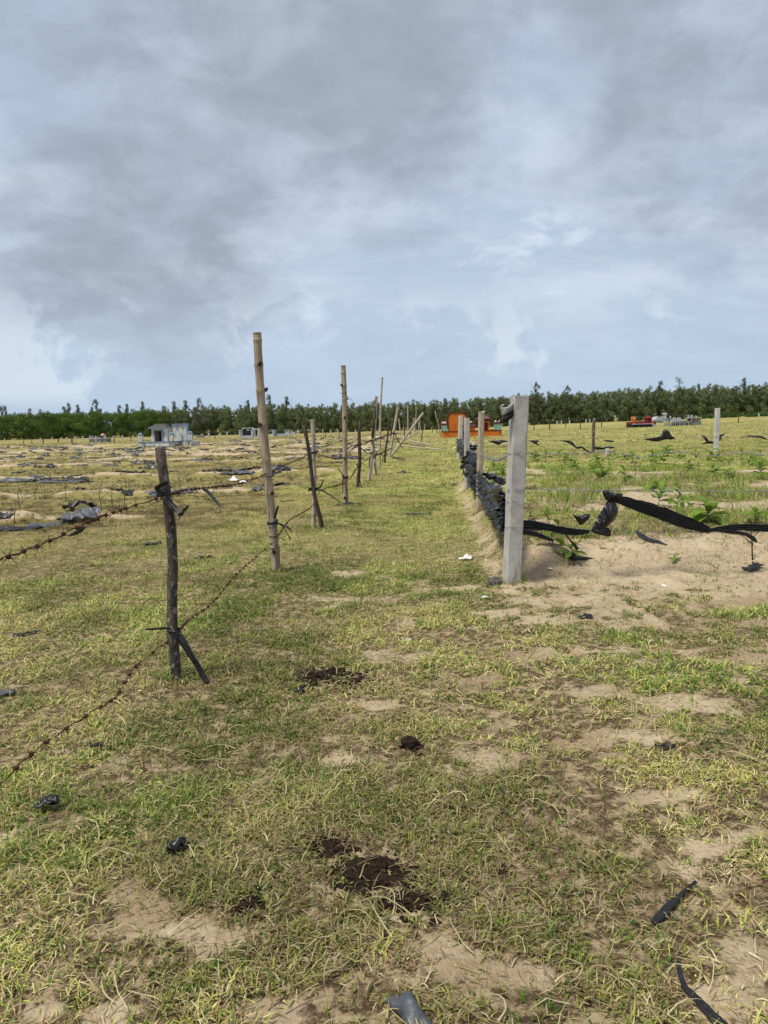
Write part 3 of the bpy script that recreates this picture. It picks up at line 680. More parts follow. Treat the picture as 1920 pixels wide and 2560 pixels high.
# broken poles: propped and fallen
def pole(label, A, B_, r0, r1, mt='bamboo_pale', name='fallen_pole', seed=0):
    A = Vector(A); B_ = Vector(B_); t = empty(name, A); K = max(3, int((B_ - A).length / 0.4)); d = B_ - A; mb = MB(); pts = []; rad = []
    for i in range(K):
        for f, k in ((0.02, 1.08), (0.08, 0.98), (0.9, 0.97)):
            q = (i + f) / K; pts.append(d * q); rad.append((r0 + (r1 - r0) * q) * k)
    pts.append(d); rad.append(r1); mb.tube(pts, rad, 9); mb.build('culm', M[mt], t, True)
    for i in range(1, K):
        q = i / K; m2 = MB(); p = d * q; u = d.normalized() * .008; r = (r0 + (r1 - r0) * q); m2.tube([p - u, p, p + u], [r, r * 1.15, r], 9); m2.build('node_ring', M['bamboo_node'], t, True)
    return tag(t, label, 'pole')
dE = pEB.y
pole('long pale bamboo pole propped slantwise over the fence', G(975, 1141) - Vector((0, 0, .05)), P(1058, 1032, dE + 1.0), 0.062, 0.05)
pole('shorter bamboo pole propped low across the fallen ones', P(1002, 1105, dE + 1.2), P(1046, 1079, dE + 2.2), 0.048, 0.042)
a_ = G(1010, 1104); b_ = G(1080, 1116); pole('upper fallen bamboo pole raised on a wire tangle', a_ + Vector((0, 0, .17)), b_ + Vector((0, 0, .05)), 0.05, 0.045)
a_ = G(992, 1115); b_ = G(1105, 1126); pole('long fallen bamboo pole lying across the path edge', a_ + Vector((0, 0, .05)), b_ + Vector((0, 0, .04)), 0.045, 0.04)
a_ = G(1003, 1109); b_ = G(1062, 1119); pole('dark fallen stake lying between the two fallen bamboos', a_ + Vector((0, 0, .06)), b_ + Vector((0, 0, .05)), 0.035, 0.03, 'bark_dark')
a_ = G(984, 1146); b_ = G(1012, 1150); pole('blackened stick lying beside the forked bamboo foot', a_ + Vector((0, 0, .03)), b_ + Vector((0, 0, .03)), 0.05, 0.03, 'bark_dark', 'fallen_stick')
# right fence
cp1, c1B, c1T, c1W = cpost('concrete_post', (1279, 1456), (1299, 990), 42, 'large grey square concrete post at the sandy plot corner', seed=1, rough=0.0038)
rp2, r2B, r2T, r2W = cpost('wooden_post', (1197, 1277), (1204, 1029), 14.5, 'rough tan wooden post with a split slanting top', mt='wood_rough', seed=2, bevel=0.03, rough=0.006)
cp3, c3B, c3T, c3W = cpost('concrete_post', (1168, 1223), (1167, 1045), 13, 'pale concrete post before the orange tomb, film round its middle', seed=3)
cp4, c4B, c4T, c4W = cpost('concrete_post', (1148, 1149), (1152, 1039), 9.5, 'farther pale concrete post of the film-draped fence', seed=4, mt='concrete_white')
st4, s4B, s4T, s4R = stick('stake', (1158, 1187), (1160, 1052), 4.5, 'thin reddish stake between the pale concrete posts', mt='bark', seed=44)
cp5, c5B, c5T, c5W = cpost('concrete_post', (1790, 1131), (1794, 1020), 11, 'white concrete post standing alone in the far plot fence', mt='concrete_white', seed=5, rz=0.0)
st5, s5B, s5T, s5R = stick('stake', (1482, 1132), (1486, 1045), 7.5, 'square brown stake of the far plot fence by a film shred', mt='bark', seed=45, ragged=False, taper=1.0)
st6, s6B, s6T, s6R = cpost('marker_post', (1518, 1143), (1518, 1121), 7, 'tiny white marker post among the seedlings', mt='p_white', seed=6, cat='marker')
BIG_BASES = [(o.location.x, o.location.y) for o in (bam1, stk1, cp1)]
# far short posts along the field edges: (x, base y, top y, width, material)
FAR = [(12, 1105, 1096, 2.2, 'w'), (38, 1104, 1097, 2, 'w'), (59, 1109, 1101, 2, 'd'), (80, 1109, 1101, 2, 'd'), (101, 1105, 1095, 2.6, 'w'), (108, 1108, 1097, 3, 'd'), (130, 1101, 1093, 2.2, 'w'), (146, 1106, 1097, 3, 'd'),
       (154, 1103, 1093, 3, 'w'), (167, 1104, 1093, 3, 'w'), (179, 1107, 1090, 2.2, 'd'), (182, 1107, 1090, 2, 'd'), (188, 1104, 1091, 3, 'w'), (207, 1107, 1090, 3, 'w'), (240, 1106, 1089, 2.4, 'w'), (256, 1107, 1091, 2, 'd'),
       (276, 1104, 1090, 2.2, 'd'), (283, 1102, 1089, 3, 'w'), (286, 1108, 1094, 2, 'd'), (306, 1104, 1088, 3, 'w'), (327, 1102, 1084, 2, 'd'), (333, 1105, 1088, 3, 'w'), (521, 1093, 1082, 2.6, 'w'), (524, 1093, 1082, 2, 'w'),
       (537, 1098, 1079, 2, 'd'), (549, 1095, 1082, 3, 'w'), (568, 1093, 1079, 3.4, 'w'), (814, 1094, 1080, 2, 'd'), (827, 1088, 1074, 3, 'w'), (844, 1085, 1073, 3, 'w'), (848, 1094, 1080, 2, 'd'), (807, 1085, 1073, 2.2, 'w'),
       (722, 1090, 1079, 2.4, 'w'), (889, 1083, 1074, 2.4, 'w'), (947, 1083, 1074, 2.6, 'w'), (472, 1096, 1078, 2.2, 'd'), (462, 1112, 1086, 2.6, 'w'), (436, 1114, 1089, 2.6, 'w'),
       (1335, 1074, 1057, 2.4, 'd'), (1374, 1074, 1055, 3, 'd'), (1414, 1069, 1055, 2.2, 'd'), (1424, 1059, 1050, 2.4, 'w'), (1436, 1058, 1048, 2.6, 'w'), (1393, 1060, 1052, 2.2, 'w'), (1404, 1060, 1051, 2, 'w'),
       (1451, 1073, 1057, 2.4, 'd'), (1465, 1057, 1048, 2.4, 'w'), (1474, 1057, 1048, 2.2, 'w'), (1504, 1067, 1050, 2.6, 'd'), (1507, 1053, 1045, 2.4, 'w'), (1547, 1052, 1042, 2.4, 'w'), (1555, 1052, 1044, 2.4, 'w'),
       (1600, 1050, 1042, 2.4, 'w'), (1672, 1062, 1043, 2.6, 'd'), (1709, 1048, 1038, 2.8, 'w'), (1721, 1048, 1038, 2.8, 'w'), (1730, 1046, 1037, 2.4, 'w'), (1762, 1044, 1035, 2.6, 'w'), (1846, 1058, 1045, 2.8, 'd'), (1897, 1042, 1033, 2.4, 'w')]
for i, (x, yb, yt, w, k) in enumerate(FAR):
    lf = x < 960
    if k == 'w':
        cpost('fence_post', (x, yb), (x + random.uniform(-.6, .6), yt), w, 'short white post of the far fence edging the %s field' % ('plastic-strewn' if lf else 'open grassy'),
              'short white posts far off by the %s field' % ('plastic-strewn' if lf else 'open grassy'), mt='concrete_white', seed=i, sink=0.2, rough=0.0)
    else:
        stick('stake', (x, yb), (x + random.uniform(-1.2, 1.2), yt), w, 'thin dark stake standing far off in the %s field' % ('plastic-strewn' if lf else 'open grassy'),
              'thin dark stakes far off in the %s field' % ('plastic-strewn' if lf else 'open grassy'), mt='bark_dark', seed=i, sink=0.15)

print('T3', round(_tm.time()-_t0,1))  # _tm
# ------------------------------------------------------------------ barbed wire
def barb_mesh(mt, s=1.0):
    mb = MB(); mb.tube([(-.011 * s, 0, 0), (-.004 * s, 0, 0), (.004 * s, 0, 0), (.011 * s, 0, 0)], [.007 * s, .0115 * s, .0115 * s, .007 * s], 7)
    for a, x in ((0.3, -.006), (2.2, .006), (3.6, -.004), (5.2, .005)):
        d = Vector((0.25 * math.sin(a * 3), math.cos(a), math.sin(a))); p = Vector((x * s, 0, 0))
        mb.tube([p, p + d * .034 * s], [.0035 * s, .0008 * s], 3)
    me = mb.mesh('barb'); me.materials.append(mt); return me
BARB_R = barb_mesh(M['rust'], 0.88); BARB_G = barb_mesh(M['galv'], 0.8)
def arclen(c):
    l = [0.0]
    for i in range(1, len(c)): l.append(l[-1] + (c[i] - c[i - 1]).length)
    return np.array(l)
def barbed(name, label, ctrl, mt, barb, step, ymax_barb, r=0.0018, per=10, tw=0.0020, loops=(), group=None):
    c = catmull(ctrl, per); L = arclen(c); tot = L[-1]; A = np.array([list(p) for p in c])
    # slight irregular kinks
    def at(s): return Vector([float(np.interp(s, L, A[:, k])) for k in range(3)])
    t = empty(name, c[0]); O = c[0]
    s = 0.0; pts = []
    while s < tot:
        pts.append(at(s)); s += 0.05 if pts[-1].y < 12 else 0.2
    pts.append(c[-1])
    for i, p in enumerate(pts):
        p.z += 0.006 * math.sin(i * 1.7) * (1 if p.y < 12 else 0.3)
    for ph in (0, math.pi):
        mb = MB(); q = []
        for i, p in enumerate(pts):
            a = i * 1.25 + ph; q.append(p - O + Vector((0.4 * math.cos(a), 0, math.sin(a))) * tw)
        mb.tube(q, r, 5); mb.build('strand', mt, t, True)
    s = 0.06; far = MB(); k = 0
    while s < tot:
        p = at(s); d = (at(min(s + .03, tot)) - at(max(s - .03, 0))).normalized()
        if p.y < ymax_barb:
            o = inst('barb', barb, p - O, t); o.rotation_mode = 'QUATERNION'
            o.rotation_quaternion = d.to_track_quat('X', 'Z') @ Matrix.Rotation(random.uniform(0, 6.28), 3, 'X').to_quaternion()
        else:
            a = random.uniform(0, 3.1)
            for w in (a, a + 1.57): e = Vector((0.3, math.cos(w), math.sin(w))) * .03; far.tube([p - O - e, p - O + e], [.004, .004], 3); k += 1
        s += step * random.uniform(0.8, 1.2)
    if k: tag(far.build('barbs', mt, t), kind='stuff')
    for (ctr, rad, nrm) in loops:
        m2 = MB(); e1 = Vector((1, 0, 0)); e2 = Vector((0, 1, 0)); q = []
        for j in range(17):
            a = 2 * math.pi * j / 16; sx = max(-1, min(1, 1.25 * math.cos(a))); sy = max(-1, min(1, 1.25 * math.sin(a)))
            q.append(Vector(ctr) - O + e1 * sx * rad + e2 * sy * rad + Vector((0, 0, 0.006 * math.sin(a * 2 + nrm) + (0.012 * (j / 16)))))
        m2.tube(q, r * 1.1, 5); m2.build('wire_loop', mt, t, True)
    return tag(t, label, 'wire', group)
def onpost(B, T, py, dy=0.0):
    """point on a post's front at photo row py"""
    f = None; best = None
    for i in range(0, 401):
        q = B + (T - B) * (i / 400); d = q - Vector((0, 0, CAM_H)); dep = d.dot(_f); yy = 1280 - FPX * d.dot(_u) / dep
        if best is None or abs(yy - py) < best: best = abs(yy - py); f = q
    return Vector((f.x, f.y + dy, f.z))
dS, dB1, dD, dB2 = s1B.y, b1B.y, d1B.y, b2B.y
up = [Vector((-1.40, 0.3, 1.04)), Vector((-1.37, 1.4, 1.03)), P(2, 1399, 2.52), P(100, 1363, 2.86), P(233, 1300, 3.35), P(330, 1266, 4.0), onpost(s1B, s1T, 1240, -s1R - .008),
      P(470, 1224, 5.0), P(540, 1217, 5.8), P(600, 1208, 6.7), onpost(b1B, b1T, 1182, -b1R - .008), P(712, 1162, 9.0), P(745, 1150, 9.8), onpost(d1B, d1T, 1132, -d1R - .10), P(800, 1138, 11.2), P(840, 1146, 12.2),
      onpost(b2B, b2T, 1142, -b2R - .01), P(880, 1123, 14.0), onpost(s3B, s3T, 1112, -s3R - .01), P(910, 1109, 16.5), onpost(pAB, pAT, 1100, -pAR - .01), onpost(pCB, pCT, 1094, -.04), onpost(pEB, pET, 1083, -.06)]
barbed('barbed_wire', 'upper rusty barbed wire strand of the bamboo fence', up, M['rust'], BARB_R, 0.125, 16.0)
low = [Vector((-1.40, 0.4, 0.27)), Vector((-1.37, 1.4, 0.25)), P(2, 1958, 2.52), P(110, 1860, 2.85), P(230, 1780, 3.2), P(290, 1740, 3.5), P(340, 1665, 3.95), onpost(s1B, s1T, 1590, -s1R - .008), P(470, 1552, 5.0), P(530, 1508, 5.6), P(585, 1442, 6.4),
       P(640, 1392, 7.3), onpost(b1B, b1T, 1352, -b1R - .008), P(722, 1302, 9.1), P(750, 1285, 9.8), onpost(d1B, d1T, 1262, -d1R - .10), P(800, 1228, 11.3), P(835, 1216, 12.2), onpost(b2B, b2T, 1206, -b2R - .01), P(880, 1190, 14.2),
       onpost(s3B, s3T, 1165, -s3R - .01), onpost(pAB, pAT, 1142, -pAR - .01), onpost(pCB, pCT, 1134, -.04), onpost(pEB, pET, 1120, -.06)]
barbed('barbed_wire', 'lower rusty barbed wire strand of the bamboo fence', low, M['rust'], BARB_R, 0.13, 16.0)
# wires from the big concrete post, along the plot's front and back along its side
yc = c1B.y; hw = c1W * 0.5
def cpt(py, side): p = onpost(c1B, c1T, py); return p + Vector((hw + .004 if side > 0 else -hw - .004, 0, 0))
def loop(py): p = onpost(c1B, c1T, py); return (p, hw + .006, py * 0.1)
barbed('barbed_wire', 'top grey barbed wire strand along the sandy plot front', [cpt(1135, 1), P(1440, 1133, yc - .05), P(1520, 1129, yc), P(1600, 1142, yc), P(1690, 1130, yc), P(1770, 1141, yc), P(1850, 1132, yc), P(1925, 1136, yc), P(2150, 1130, yc)],
       M['galv'], BARB_G, 0.14, 30, 0.0022, loops=[loop(1135)])
barbed('barbed_wire', 'middle grey barbed wire strand along the sandy plot front', [cpt(1223, 1), P(1440, 1226, yc), P(1620, 1227, yc), P(1780, 1228, yc), P(1930, 1227, yc), P(2150, 1224, yc)], M['galv'], BARB_G, 0.15, 30, 0.0022, loops=[loop(1222), loop(1227)])
barbed('barbed_wire', 'low thin grey wire strand along the sandy plot front', [cpt(1317, 1), P(1440, 1322, yc), P(1560, 1327, yc), P(1700, 1329, yc), P(1850, 1330, yc), P(2150, 1330, yc)], M['galv'], BARB_G, 0.4, 30, 0.0018, tw=0.0015, loops=[loop(1318), loop(1254)])
y2, y3, y4 = r2B.y, c3B.y, c4B.y
barbed('barbed_wire', 'slack grey barbed wire running from large concrete post to rough wooden post', [cpt(1136, -1), P(1245, 1150, yc + 1.6), P(1225, 1146, yc + 3.2), onpost(r2B, r2T, 1137, -r2W * .55), P(1180, 1128, y2 + 2), onpost(c3B, c3T, 1120, -c3W * .55), onpost(c4B, c4T, 1096, -c4W * .55)],
       M['galv'], BARB_G, 0.11, 30, 0.003, tw=0.004)
# ------------------------------------------------------------------ black film along the side fence: several torn curtains
def curtain(label, top, bot, seed, mt='film', cols=26, rows=12, amp=0.05, hole=0.0, name='plastic_film'):
    """crumpled film hung between a top and a bottom curve given as (px, py, depth)"""
    a = catmull([P(*q) for q in top], 10); b_ = catmull([P(*q) for q in bot], 10)
    A = np.array([list(p) for p in a]); B = np.array([list(p) for p in b_])
    sa = np.linspace(0, 1, cols); ia = np.linspace(0, 1, len(A)); ib = np.linspace(0, 1, len(B))
    T_ = np.stack([np.interp(sa, ia, A[:, k]) for k in range(3)], 1); B_ = np.stack([np.interp(sa, ib, B[:, k]) for k in range(3)], 1)
    Pm = np.zeros((cols, rows, 3))
    for i in range(cols):
        for j in range(rows):
            v = j / (rows - 1); p = T_[i] * (1 - v) + B_[i] * v
            I = i * 30.0 / cols; J = j * 14.0 / rows; rg = abs(2 * float(vnoise(I * 0.22 + J * 0.30 + seed, J * 0.42 - I * 0.10, seed)) - 1); rg2 = abs(2 * float(vnoise(I * 0.65 - J * 0.5, J * 0.6, seed + 2)) - 1)
            w = amp * (2.4 * (rg - .5) + 0.8 * (rg2 - .5))
            sag = -0.03 * math.sin(math.pi * v) * float(vnoise(i * 0.7, 3.3, seed + 1))
            Pm[i, j] = (p[0] + w, p[1] + 0.6 * w, p[2] + sag + amp * 0.7 * (float(vnoise(I * 0.5, J * 0.5, seed + 5)) - 0.5))
    O = Vector(Pm[0, 0]); Pm = Pm - np.array(list(O))
    o = solid_grid(MB(), Pm, 0.004).build(name, M[mt], None, True); o.location = O
    return tag(o, label, 'plastic film')
curtain('black film curtain bunched between large concrete post and wooden post', [(1268, 1216, yc + .12), (1238, 1207, yc + 2), (1214, 1192, y2 - 1.2), (1200, 1176, y2 - .15)], [(1268, 1322, yc + .12), (1241, 1300, yc + 1.4), (1222, 1268, yc + 3), (1199, 1238, y2 - .15)], 3, amp=0.06, cols=52, rows=22)
curtain('inner black film fold behind the bunched curtain of the side fence', [(1266, 1240, yc + .25), (1240, 1225, yc + 2.2), (1215, 1205, y2 - .9)], [(1266, 1296, yc + .25), (1246, 1280, yc + 2.0), (1216, 1240, y2 - .9)], 8, amp=0.09, cols=36, rows=16)
curtain('low shiny film fold hanging by the large concrete post foot', [(1266, 1290, yc + .08), (1240, 1278, yc + 1.2), (1228, 1270, yc + 2.0)], [(1266, 1327, yc + .08), (1246, 1310, yc + .9), (1226, 1282, yc + 2.0)], 21, amp=0.045, cols=34, rows=16)
curtain('wrinkled black film between wooden post and pale concrete post', [(1201, 1150, y2 + .1), (1190, 1132, y2 + 1.6), (1178, 1128, y3 - .3)], [(1203, 1236, y2 + .1), (1188, 1215, y2 + 1.6), (1168, 1182, y3 - .3)], 12, amp=0.09, cols=40, rows=22)
curtain('black film wrapped on the pale concrete post before the orange tomb', [(1192, 1134, y3 - .12), (1178, 1133, y3 - .2), (1158, 1146, y3 - .14)], [(1192, 1158, y3 - .12), (1176, 1168, y3 - .2), (1157, 1172, y3 - .14)], 15, amp=0.05, cols=16, rows=9)
curtain('tall narrow black film tangle hung on the farther pale post', [(1160, 1098, y4 - 4), (1154, 1098, y4 - 2), (1148, 1099, y4 - .2)], [(1164, 1148, y4 - 6), (1156, 1140, y4 - 3), (1148, 1128, y4 - .2)], 18, amp=0.10, cols=20, rows=12)
curtain('dull film shreds lying behind the bunched side fence curtain', [(1262, 1196, yc + 3.2), (1236, 1186, yc + 4.4), (1212, 1180, yc + 5.4)], [(1264, 1214, yc + 3.2), (1240, 1202, yc + 4.4), (1214, 1190, yc + 5.4)], 25, amp=0.06, cols=18, rows=7)
curtain('white plastic bag caught on the side fence film', [(1174, 1104, y3 + 2), (1182, 1103, y3 + 2), (1187, 1108, y3 + 2)], [(1174, 1114, y3 + 2), (1182, 1116, y3 + 2), (1188, 1114, y3 + 2)], 27, 'film_white', amp=0.04, cols=12, rows=8, name='plastic_bag')
curtain('small white plastic flap hanging under the caught bag', [(1182, 1117, y3 + 1.9), (1188, 1118, y3 + 1.9), (1193, 1121, y3 + 1.9)], [(1184, 1121, y3 + 1.9), (1189, 1124, y3 + 1.9), (1193, 1124, y3 + 1.9)], 28, 'film_white', amp=0.02, cols=10, rows=6, name='plastic_bag')
curtain('black film bundle under the caught white bag', [(1174, 1113, y3 + 1.8), (1182, 1112, y3 + 1.8), (1192, 1115, y3 + 1.8)], [(1174, 1138, y3 + 1.8), (1180, 1136, y3 + 1.8), (1190, 1118, y3 + 1.8)], 29, amp=0.06, cols=14, rows=9)
# ------------------------------------------------------------------ film knotted on the plot's front wires
def rib(name, label, px, widths_px, depth, pleat=0.1, npl=3, cross=9, seed=0, wdir=(0, 0, 1), mt='film', cat='plastic film', per=8, group=None, th=0.003, curl=0.0):
    pts = [P(q[0], q[1], depth if len(q) < 3 else q[2]) for q in px]
    O = pts[0]; mb = MB(); ribbon(mb, [p - O for p in pts], [w * mpp(depth) for w in widths_px], wdir, pleat, npl, cross, th, seed, per, curl)
    o = mb.build(name, M[mt], None, True); o.location = O
    return tag(o, label, cat, group)
yk = yc - .03
rib('plastic_film', 'long pleated black film swag slanting down between two wires', [(1521, 1247), (1560, 1253), (1620, 1272), (1700, 1300), (1760, 1322), (1778, 1326)], [10, 22, 31, 32, 21, 8], yk, 0.08, 5, 25, 3, th=.0015)
rib('plastic_film', 'twisted black film running on along the low wire', [(1772, 1326), (1800, 1322), (1850, 1318), (1925, 1320), (2020, 1320)], [8, 13, 17, 19, 20], yk, 0.13, 3, 15, 5, th=.0015)
rib('plastic_film', 'ragged tail hanging under the twisted black film', [(1796, 1325), (1830, 1330), (1862, 1335), (1880, 1345), (1893, 1356)], [9, 10, 8, 12, 3], yk - .01, 0.15, 2, 7, 6)
# ballooning flap under the knot
def flap(label, outline_px, depth, bulge, seed, mt='film', name='plastic_film'):
    pts = [P(x, y, depth) for x, y in outline_px]; n_ = len(pts); c = sum(pts, Vector()) / n_
    ringp = catmull(pts + [pts[0]], 6)[:-1]; K = 9; Pm = np.zeros((len(ringp) + 1, K + 1, 3))
    for i in range(len(ringp) + 1):
        p = ringp[i % len(ringp)]
        for k in range(K + 1):
            f = k / K; q = c + (p - c) * max(f, 0.02); w = bulge * (1 - f ** 2.2) * (.4 + abs(2 * float(vnoise(q.x * 14 + seed + q.z * 5, q.z * 2, seed)) - 1)) + 0.022 * abs(2 * float(vnoise(q.x * 34 + q.z * 14, q.z * 4, seed + 1)) - 1)
            Pm[i, k] = (q.x, q.y - w, q.z)
    O = c; Pm = Pm - np.array(list(O)); o = solid_grid(MB(), Pm, 0.004).build(name, M[mt], None, False); o.location = O
    return tag(o, label, 'plastic film')
flap('rounded black film flap hanging from the wire knot', [(1519, 1250), (1533, 1254), (1543, 1268), (1543, 1286), (1530, 1305), (1506, 1322), (1478, 1328), (1490, 1300), (1504, 1275)], yk, 0.06, 4)
flap('dark fan-shaped film end below the rounded flap', [(1474, 1328), (1500, 1322), (1521, 1320), (1526, 1340), (1500, 1337)], yk - .01, 0.015, 5)
flap('tattered black film knot tied on the middle wire', [(1505, 1229), (1516, 1223), (1530, 1232), (1554, 1234), (1552, 1244), (1530, 1243), (1521, 1250), (1512, 1248)], yk - .02, 0.03, 6)
rib('plastic_film', 'black film swag on the low wire beside the large concrete post', [(1304, 1313), (1330, 1313), (1365, 1318), (1400, 1325), (1440, 1330), (1474, 1329)], [26, 26, 18, 20, 18, 8], yk, 0.14, 4, 19, 9, th=.0015)
rib('plastic_film', 'stiff dark film tongue drooping onto the sand by the post', [(1304, 1328), (1330, 1333), (1352, 1340), (1384, 1352)], [16, 14, 12, 5], yk - .02, 0.2, 2, 9, 10)
rib('plastic_film', 'thin film string trailing down to the nearest seedling', [(1412, 1334), (1425, 1350), (1436, 1362), (1444, 1374)], [3, 4, 7, 9], yk + .25, 0.1, 1, 5, 11)
rib('plastic_film', 'narrow grey film streamer hanging below the low wire', [(1588, 1327), (1602, 1338), (1622, 1350), (1645, 1355), (1668, 1363)], [4, 12, 13, 9, 2], yk - .02, 0.12, 2, 7, 12, mt='film_grey')
flap('twisted scrap of film caught among grass behind the swag', [(1430, 1285), (1445, 1290), (1470, 1284), (1474, 1292), (1462, 1306), (1450, 1312), (1440, 1298)], yk + 1.0, 0.04, 14, 'film')
rib('plastic_film', 'flat film strip lying at the foot of the nearest seedling', [(1424, 1392), (1440, 1396), (1465, 1396), (1500, 1399)], [6, 10, 8, 2], G(1440, 1400).y, 0.08, 1, 5, 15)
flap('small black film pot sleeve round the nearest seedling', [(1423, 1388), (1432, 1382), (1440, 1390), (1442, 1400), (1428, 1400)], G(1430, 1402).y, 0.03, 16)
# film blown onto the far plot fence
yf = s5B.y
wmb = MB(); pw = [onpost(s5B, s5T, 1117), P(1600, 1102, yf), P(1700, 1096, yf), onpost(c5B, c5T, 1092, -.1), P(1960, 1090, yf)]
fw = catmull([P(1150, 1108, yf), P(1300, 1106, yf), P(1400, 1108, yf)] + pw, 6); wmb.tube([p - fw[0] for p in fw], .004, 4); o = wmb.build('fence_wire', M['galv'], None, True); o.location = fw[0]; tag(o, 'thin slack wire of the far plot fence holding film shreds', 'wire')
for lab, o_ in (('wide film shred with peaked sail on the far plot wire', [(1605, 1098), (1625, 1097), (1645, 1092), (1655, 1083), (1660, 1073), (1672, 1078), (1680, 1090), (1688, 1096), (1678, 1099), (1662, 1099), (1640, 1104)]),
                ('forked film shred beside the lone white post', [(1752, 1088), (1762, 1090), (1768, 1098), (1772, 1104), (1790, 1106), (1790, 1109), (1770, 1109), (1752, 1110), (1764, 1104)]),
                ('film shred fluttering past the lone white post', [(1796, 1087), (1812, 1084), (1803, 1092), (1801, 1099), (1796, 1103)]),
                ('long flat film shred beyond the lone white post', [(1864, 1088), (1880, 1089), (1898, 1089), (1912, 1094), (1918, 1100), (1900, 1095), (1880, 1093)]),
                ('grey film shred beside the large concrete post', [(1322, 1101), (1338, 1100), (1349, 1103), (1343, 1106), (1348, 1114), (1336, 1109)]),
                ('wide black film shred between wooden and concrete post', [(1218, 1102), (1236, 1102), (1252, 1100), (1272, 1103), (1256, 1107), (1246, 1112), (1232, 1107)]),
                ('curved film shred hanging short of the brown stake', [(1397, 1101), (1418, 1101), (1430, 1104), (1439, 1115), (1440, 1121), (1428, 1112), (1415, 1106)]),
                ('small film shred high on the wire by the brown stake', [(1506, 1100), (1520, 1100), (1535, 1102), (1530, 1105), (1515, 1104)]),
                ('film rag looped from the brown stake over the white marker', [(1482, 1117), (1500, 1120), (1520, 1116), (1536, 1118), (1530, 1121), (1500, 1124), (1484, 1122)])):
    flap(lab, o_, yf - .05 + 0.02 * random.random(), 0.06, len(lab))
rib('plastic_film', 'twisted film rope leading up to the brown stake', [(1440, 1120), (1455, 1119), (1464, 1125), (1480, 1133)], [5, 5, 4, 3], yf - .05, 0.15, 2, 7, 31)
# ------------------------------------------------------------------ cloth on the concrete post
cl = empty('torn_cloth', P(1283, 1035, yc - .05)); O = cl.location.copy()
def clpart(name, px, mt, dep, bulge):
    pts = [P(1283 + (x - 1283) * 1.18, 1034 + (y - 1034) * 1.2, dep) for x, y in px]; c = sum(pts, Vector()) / len(pts); rp = catmull(pts + [pts[0]], 5)[:-1]; K = 4; Pm = np.zeros((len(rp) + 1, K + 1, 3))
    for i in range(len(rp) + 1):
        for k in range(K + 1):
            f = k / K; q = c + (rp[i % len(rp)] - c) * max(f, .02); Pm[i, k] = (q.x, q.y - bulge * (1 - f * f), q.z)
    solid_grid(MB(), Pm - np.array(list(O)), 0.01).build(name, M[mt], cl, True)
clpart('lining', [(1258, 1020), (1270, 1014), (1282, 1012), (1279, 1024), (1266, 1026), (1258, 1024)], 'cloth_black', yc - .03, .03)
clpart('fold', [(1256, 1022), (1270, 1021), (1280, 1012), (1284, 1014), (1281, 1026), (1268, 1036), (1260, 1039), (1258, 1030)], 'cloth_beige', yc - .06, .05)
clpart('rim', [(1256, 1022), (1257, 1017), (1263, 1015), (1262, 1018), (1259, 1023)], 'cloth_beige', yc - .05, .01)
clpart('tail', [(1261, 1039), (1272, 1034), (1283, 1027), (1284, 1038), (1276, 1045), (1268, 1051), (1262, 1050), (1254, 1053), (1257, 1045)], 'cloth_black', yc - .06, .04)
tag(cl, 'torn black and beige cloth cap stuck on the large concrete post', 'cloth')
# ------------------------------------------------------------------ black ties on the posts
def tie(label, B, T, R, py, tails, depth, wpx=8, seed=0, bands=1, group=None):
    c = onpost(B, T, py); t = empty('plastic_tie', c); mm = mpp(depth); ax = (T - B).normalized()
    mb = MB()
    for k in range(bands):
        q = []
        for j in range(13):
            a = 2 * math.pi * j / 12; rr_ = R * 1.12 + .004; q.append(Vector((math.cos(a) * rr_, math.sin(a) * rr_, (k - bands / 2 + .5) * wpx * mm * .8 + .3 * wpx * mm * math.sin(a + seed))))
        ribbon(mb, q, [wpx * mm, wpx * mm * .8, wpx * mm], (0, 0, 1), .1, 1, 5, .004, seed + k, 2)
    kn = Vector((R * .5, -R * 1.1 - .008, 0)); s_ = wpx * mm * .5
    mb.tube([kn - Vector((s_, 0, 0)), kn, kn + Vector((s_, 0, .2 * s_))], [s_ * .5, s_ * .9, s_ * .5], 7)
    mb.build('band', M['film'], t, True)
    for i, (px, ws) in enumerate(tails):
        pts = [kn] + [P(x, y, depth - R - .02 - .02 * k) - c for k, (x, y) in enumerate(px)]
        if len(px) > 0 and abs((P(px[0][0], px[0][1], depth) - c).x) < R * 1.5: pts[0] = pts[1] + (pts[0] - pts[1]) * .3
        m2 = MB(); ribbon(m2, pts, [w * mm for w in ws], (.15, 0, 1) if abs(pts[-1].x) > abs(pts[-1].z) else (1, 0, .1), .12, 1.5, 7, .003, seed + i * 3, 6); m2.build('tail', M['film'], t, True)
    return tag(t, label, 'plastic tie', group)
tie('thick black film tie with forked tail high on the bark stake', s1B, s1T, s1R, 1228, [([(420, 1252), (438, 1272), (449, 1284)], [11, 13, 13, 8]), ([(449, 1284), (460, 1276), (472, 1264)], [4, 9, 9, 7]), ([(449, 1282), (449, 1292), (446, 1301)], [3, 2, 4]),
     ([(392, 1222), (405, 1212), (420, 1204)], [11, 12, 12, 8]), ([(400, 1250), (385, 1258), (370, 1266)], [4, 4, 3])], dS, 11, 1, 2)
tie('black film tie with long strap reaching the grass low on the bark stake', s1B, s1T, s1R, 1576, [([(452, 1590), (466, 1615), (488, 1655)], [9, 11, 12, 12]), ([(490, 1658), (505, 1685), (522, 1712), (536, 1735)], [11, 13, 13, 12, 6]), ([(420, 1571), (390, 1572), (364, 1574)], [4, 5, 5, 4])], dS, 8, 5)
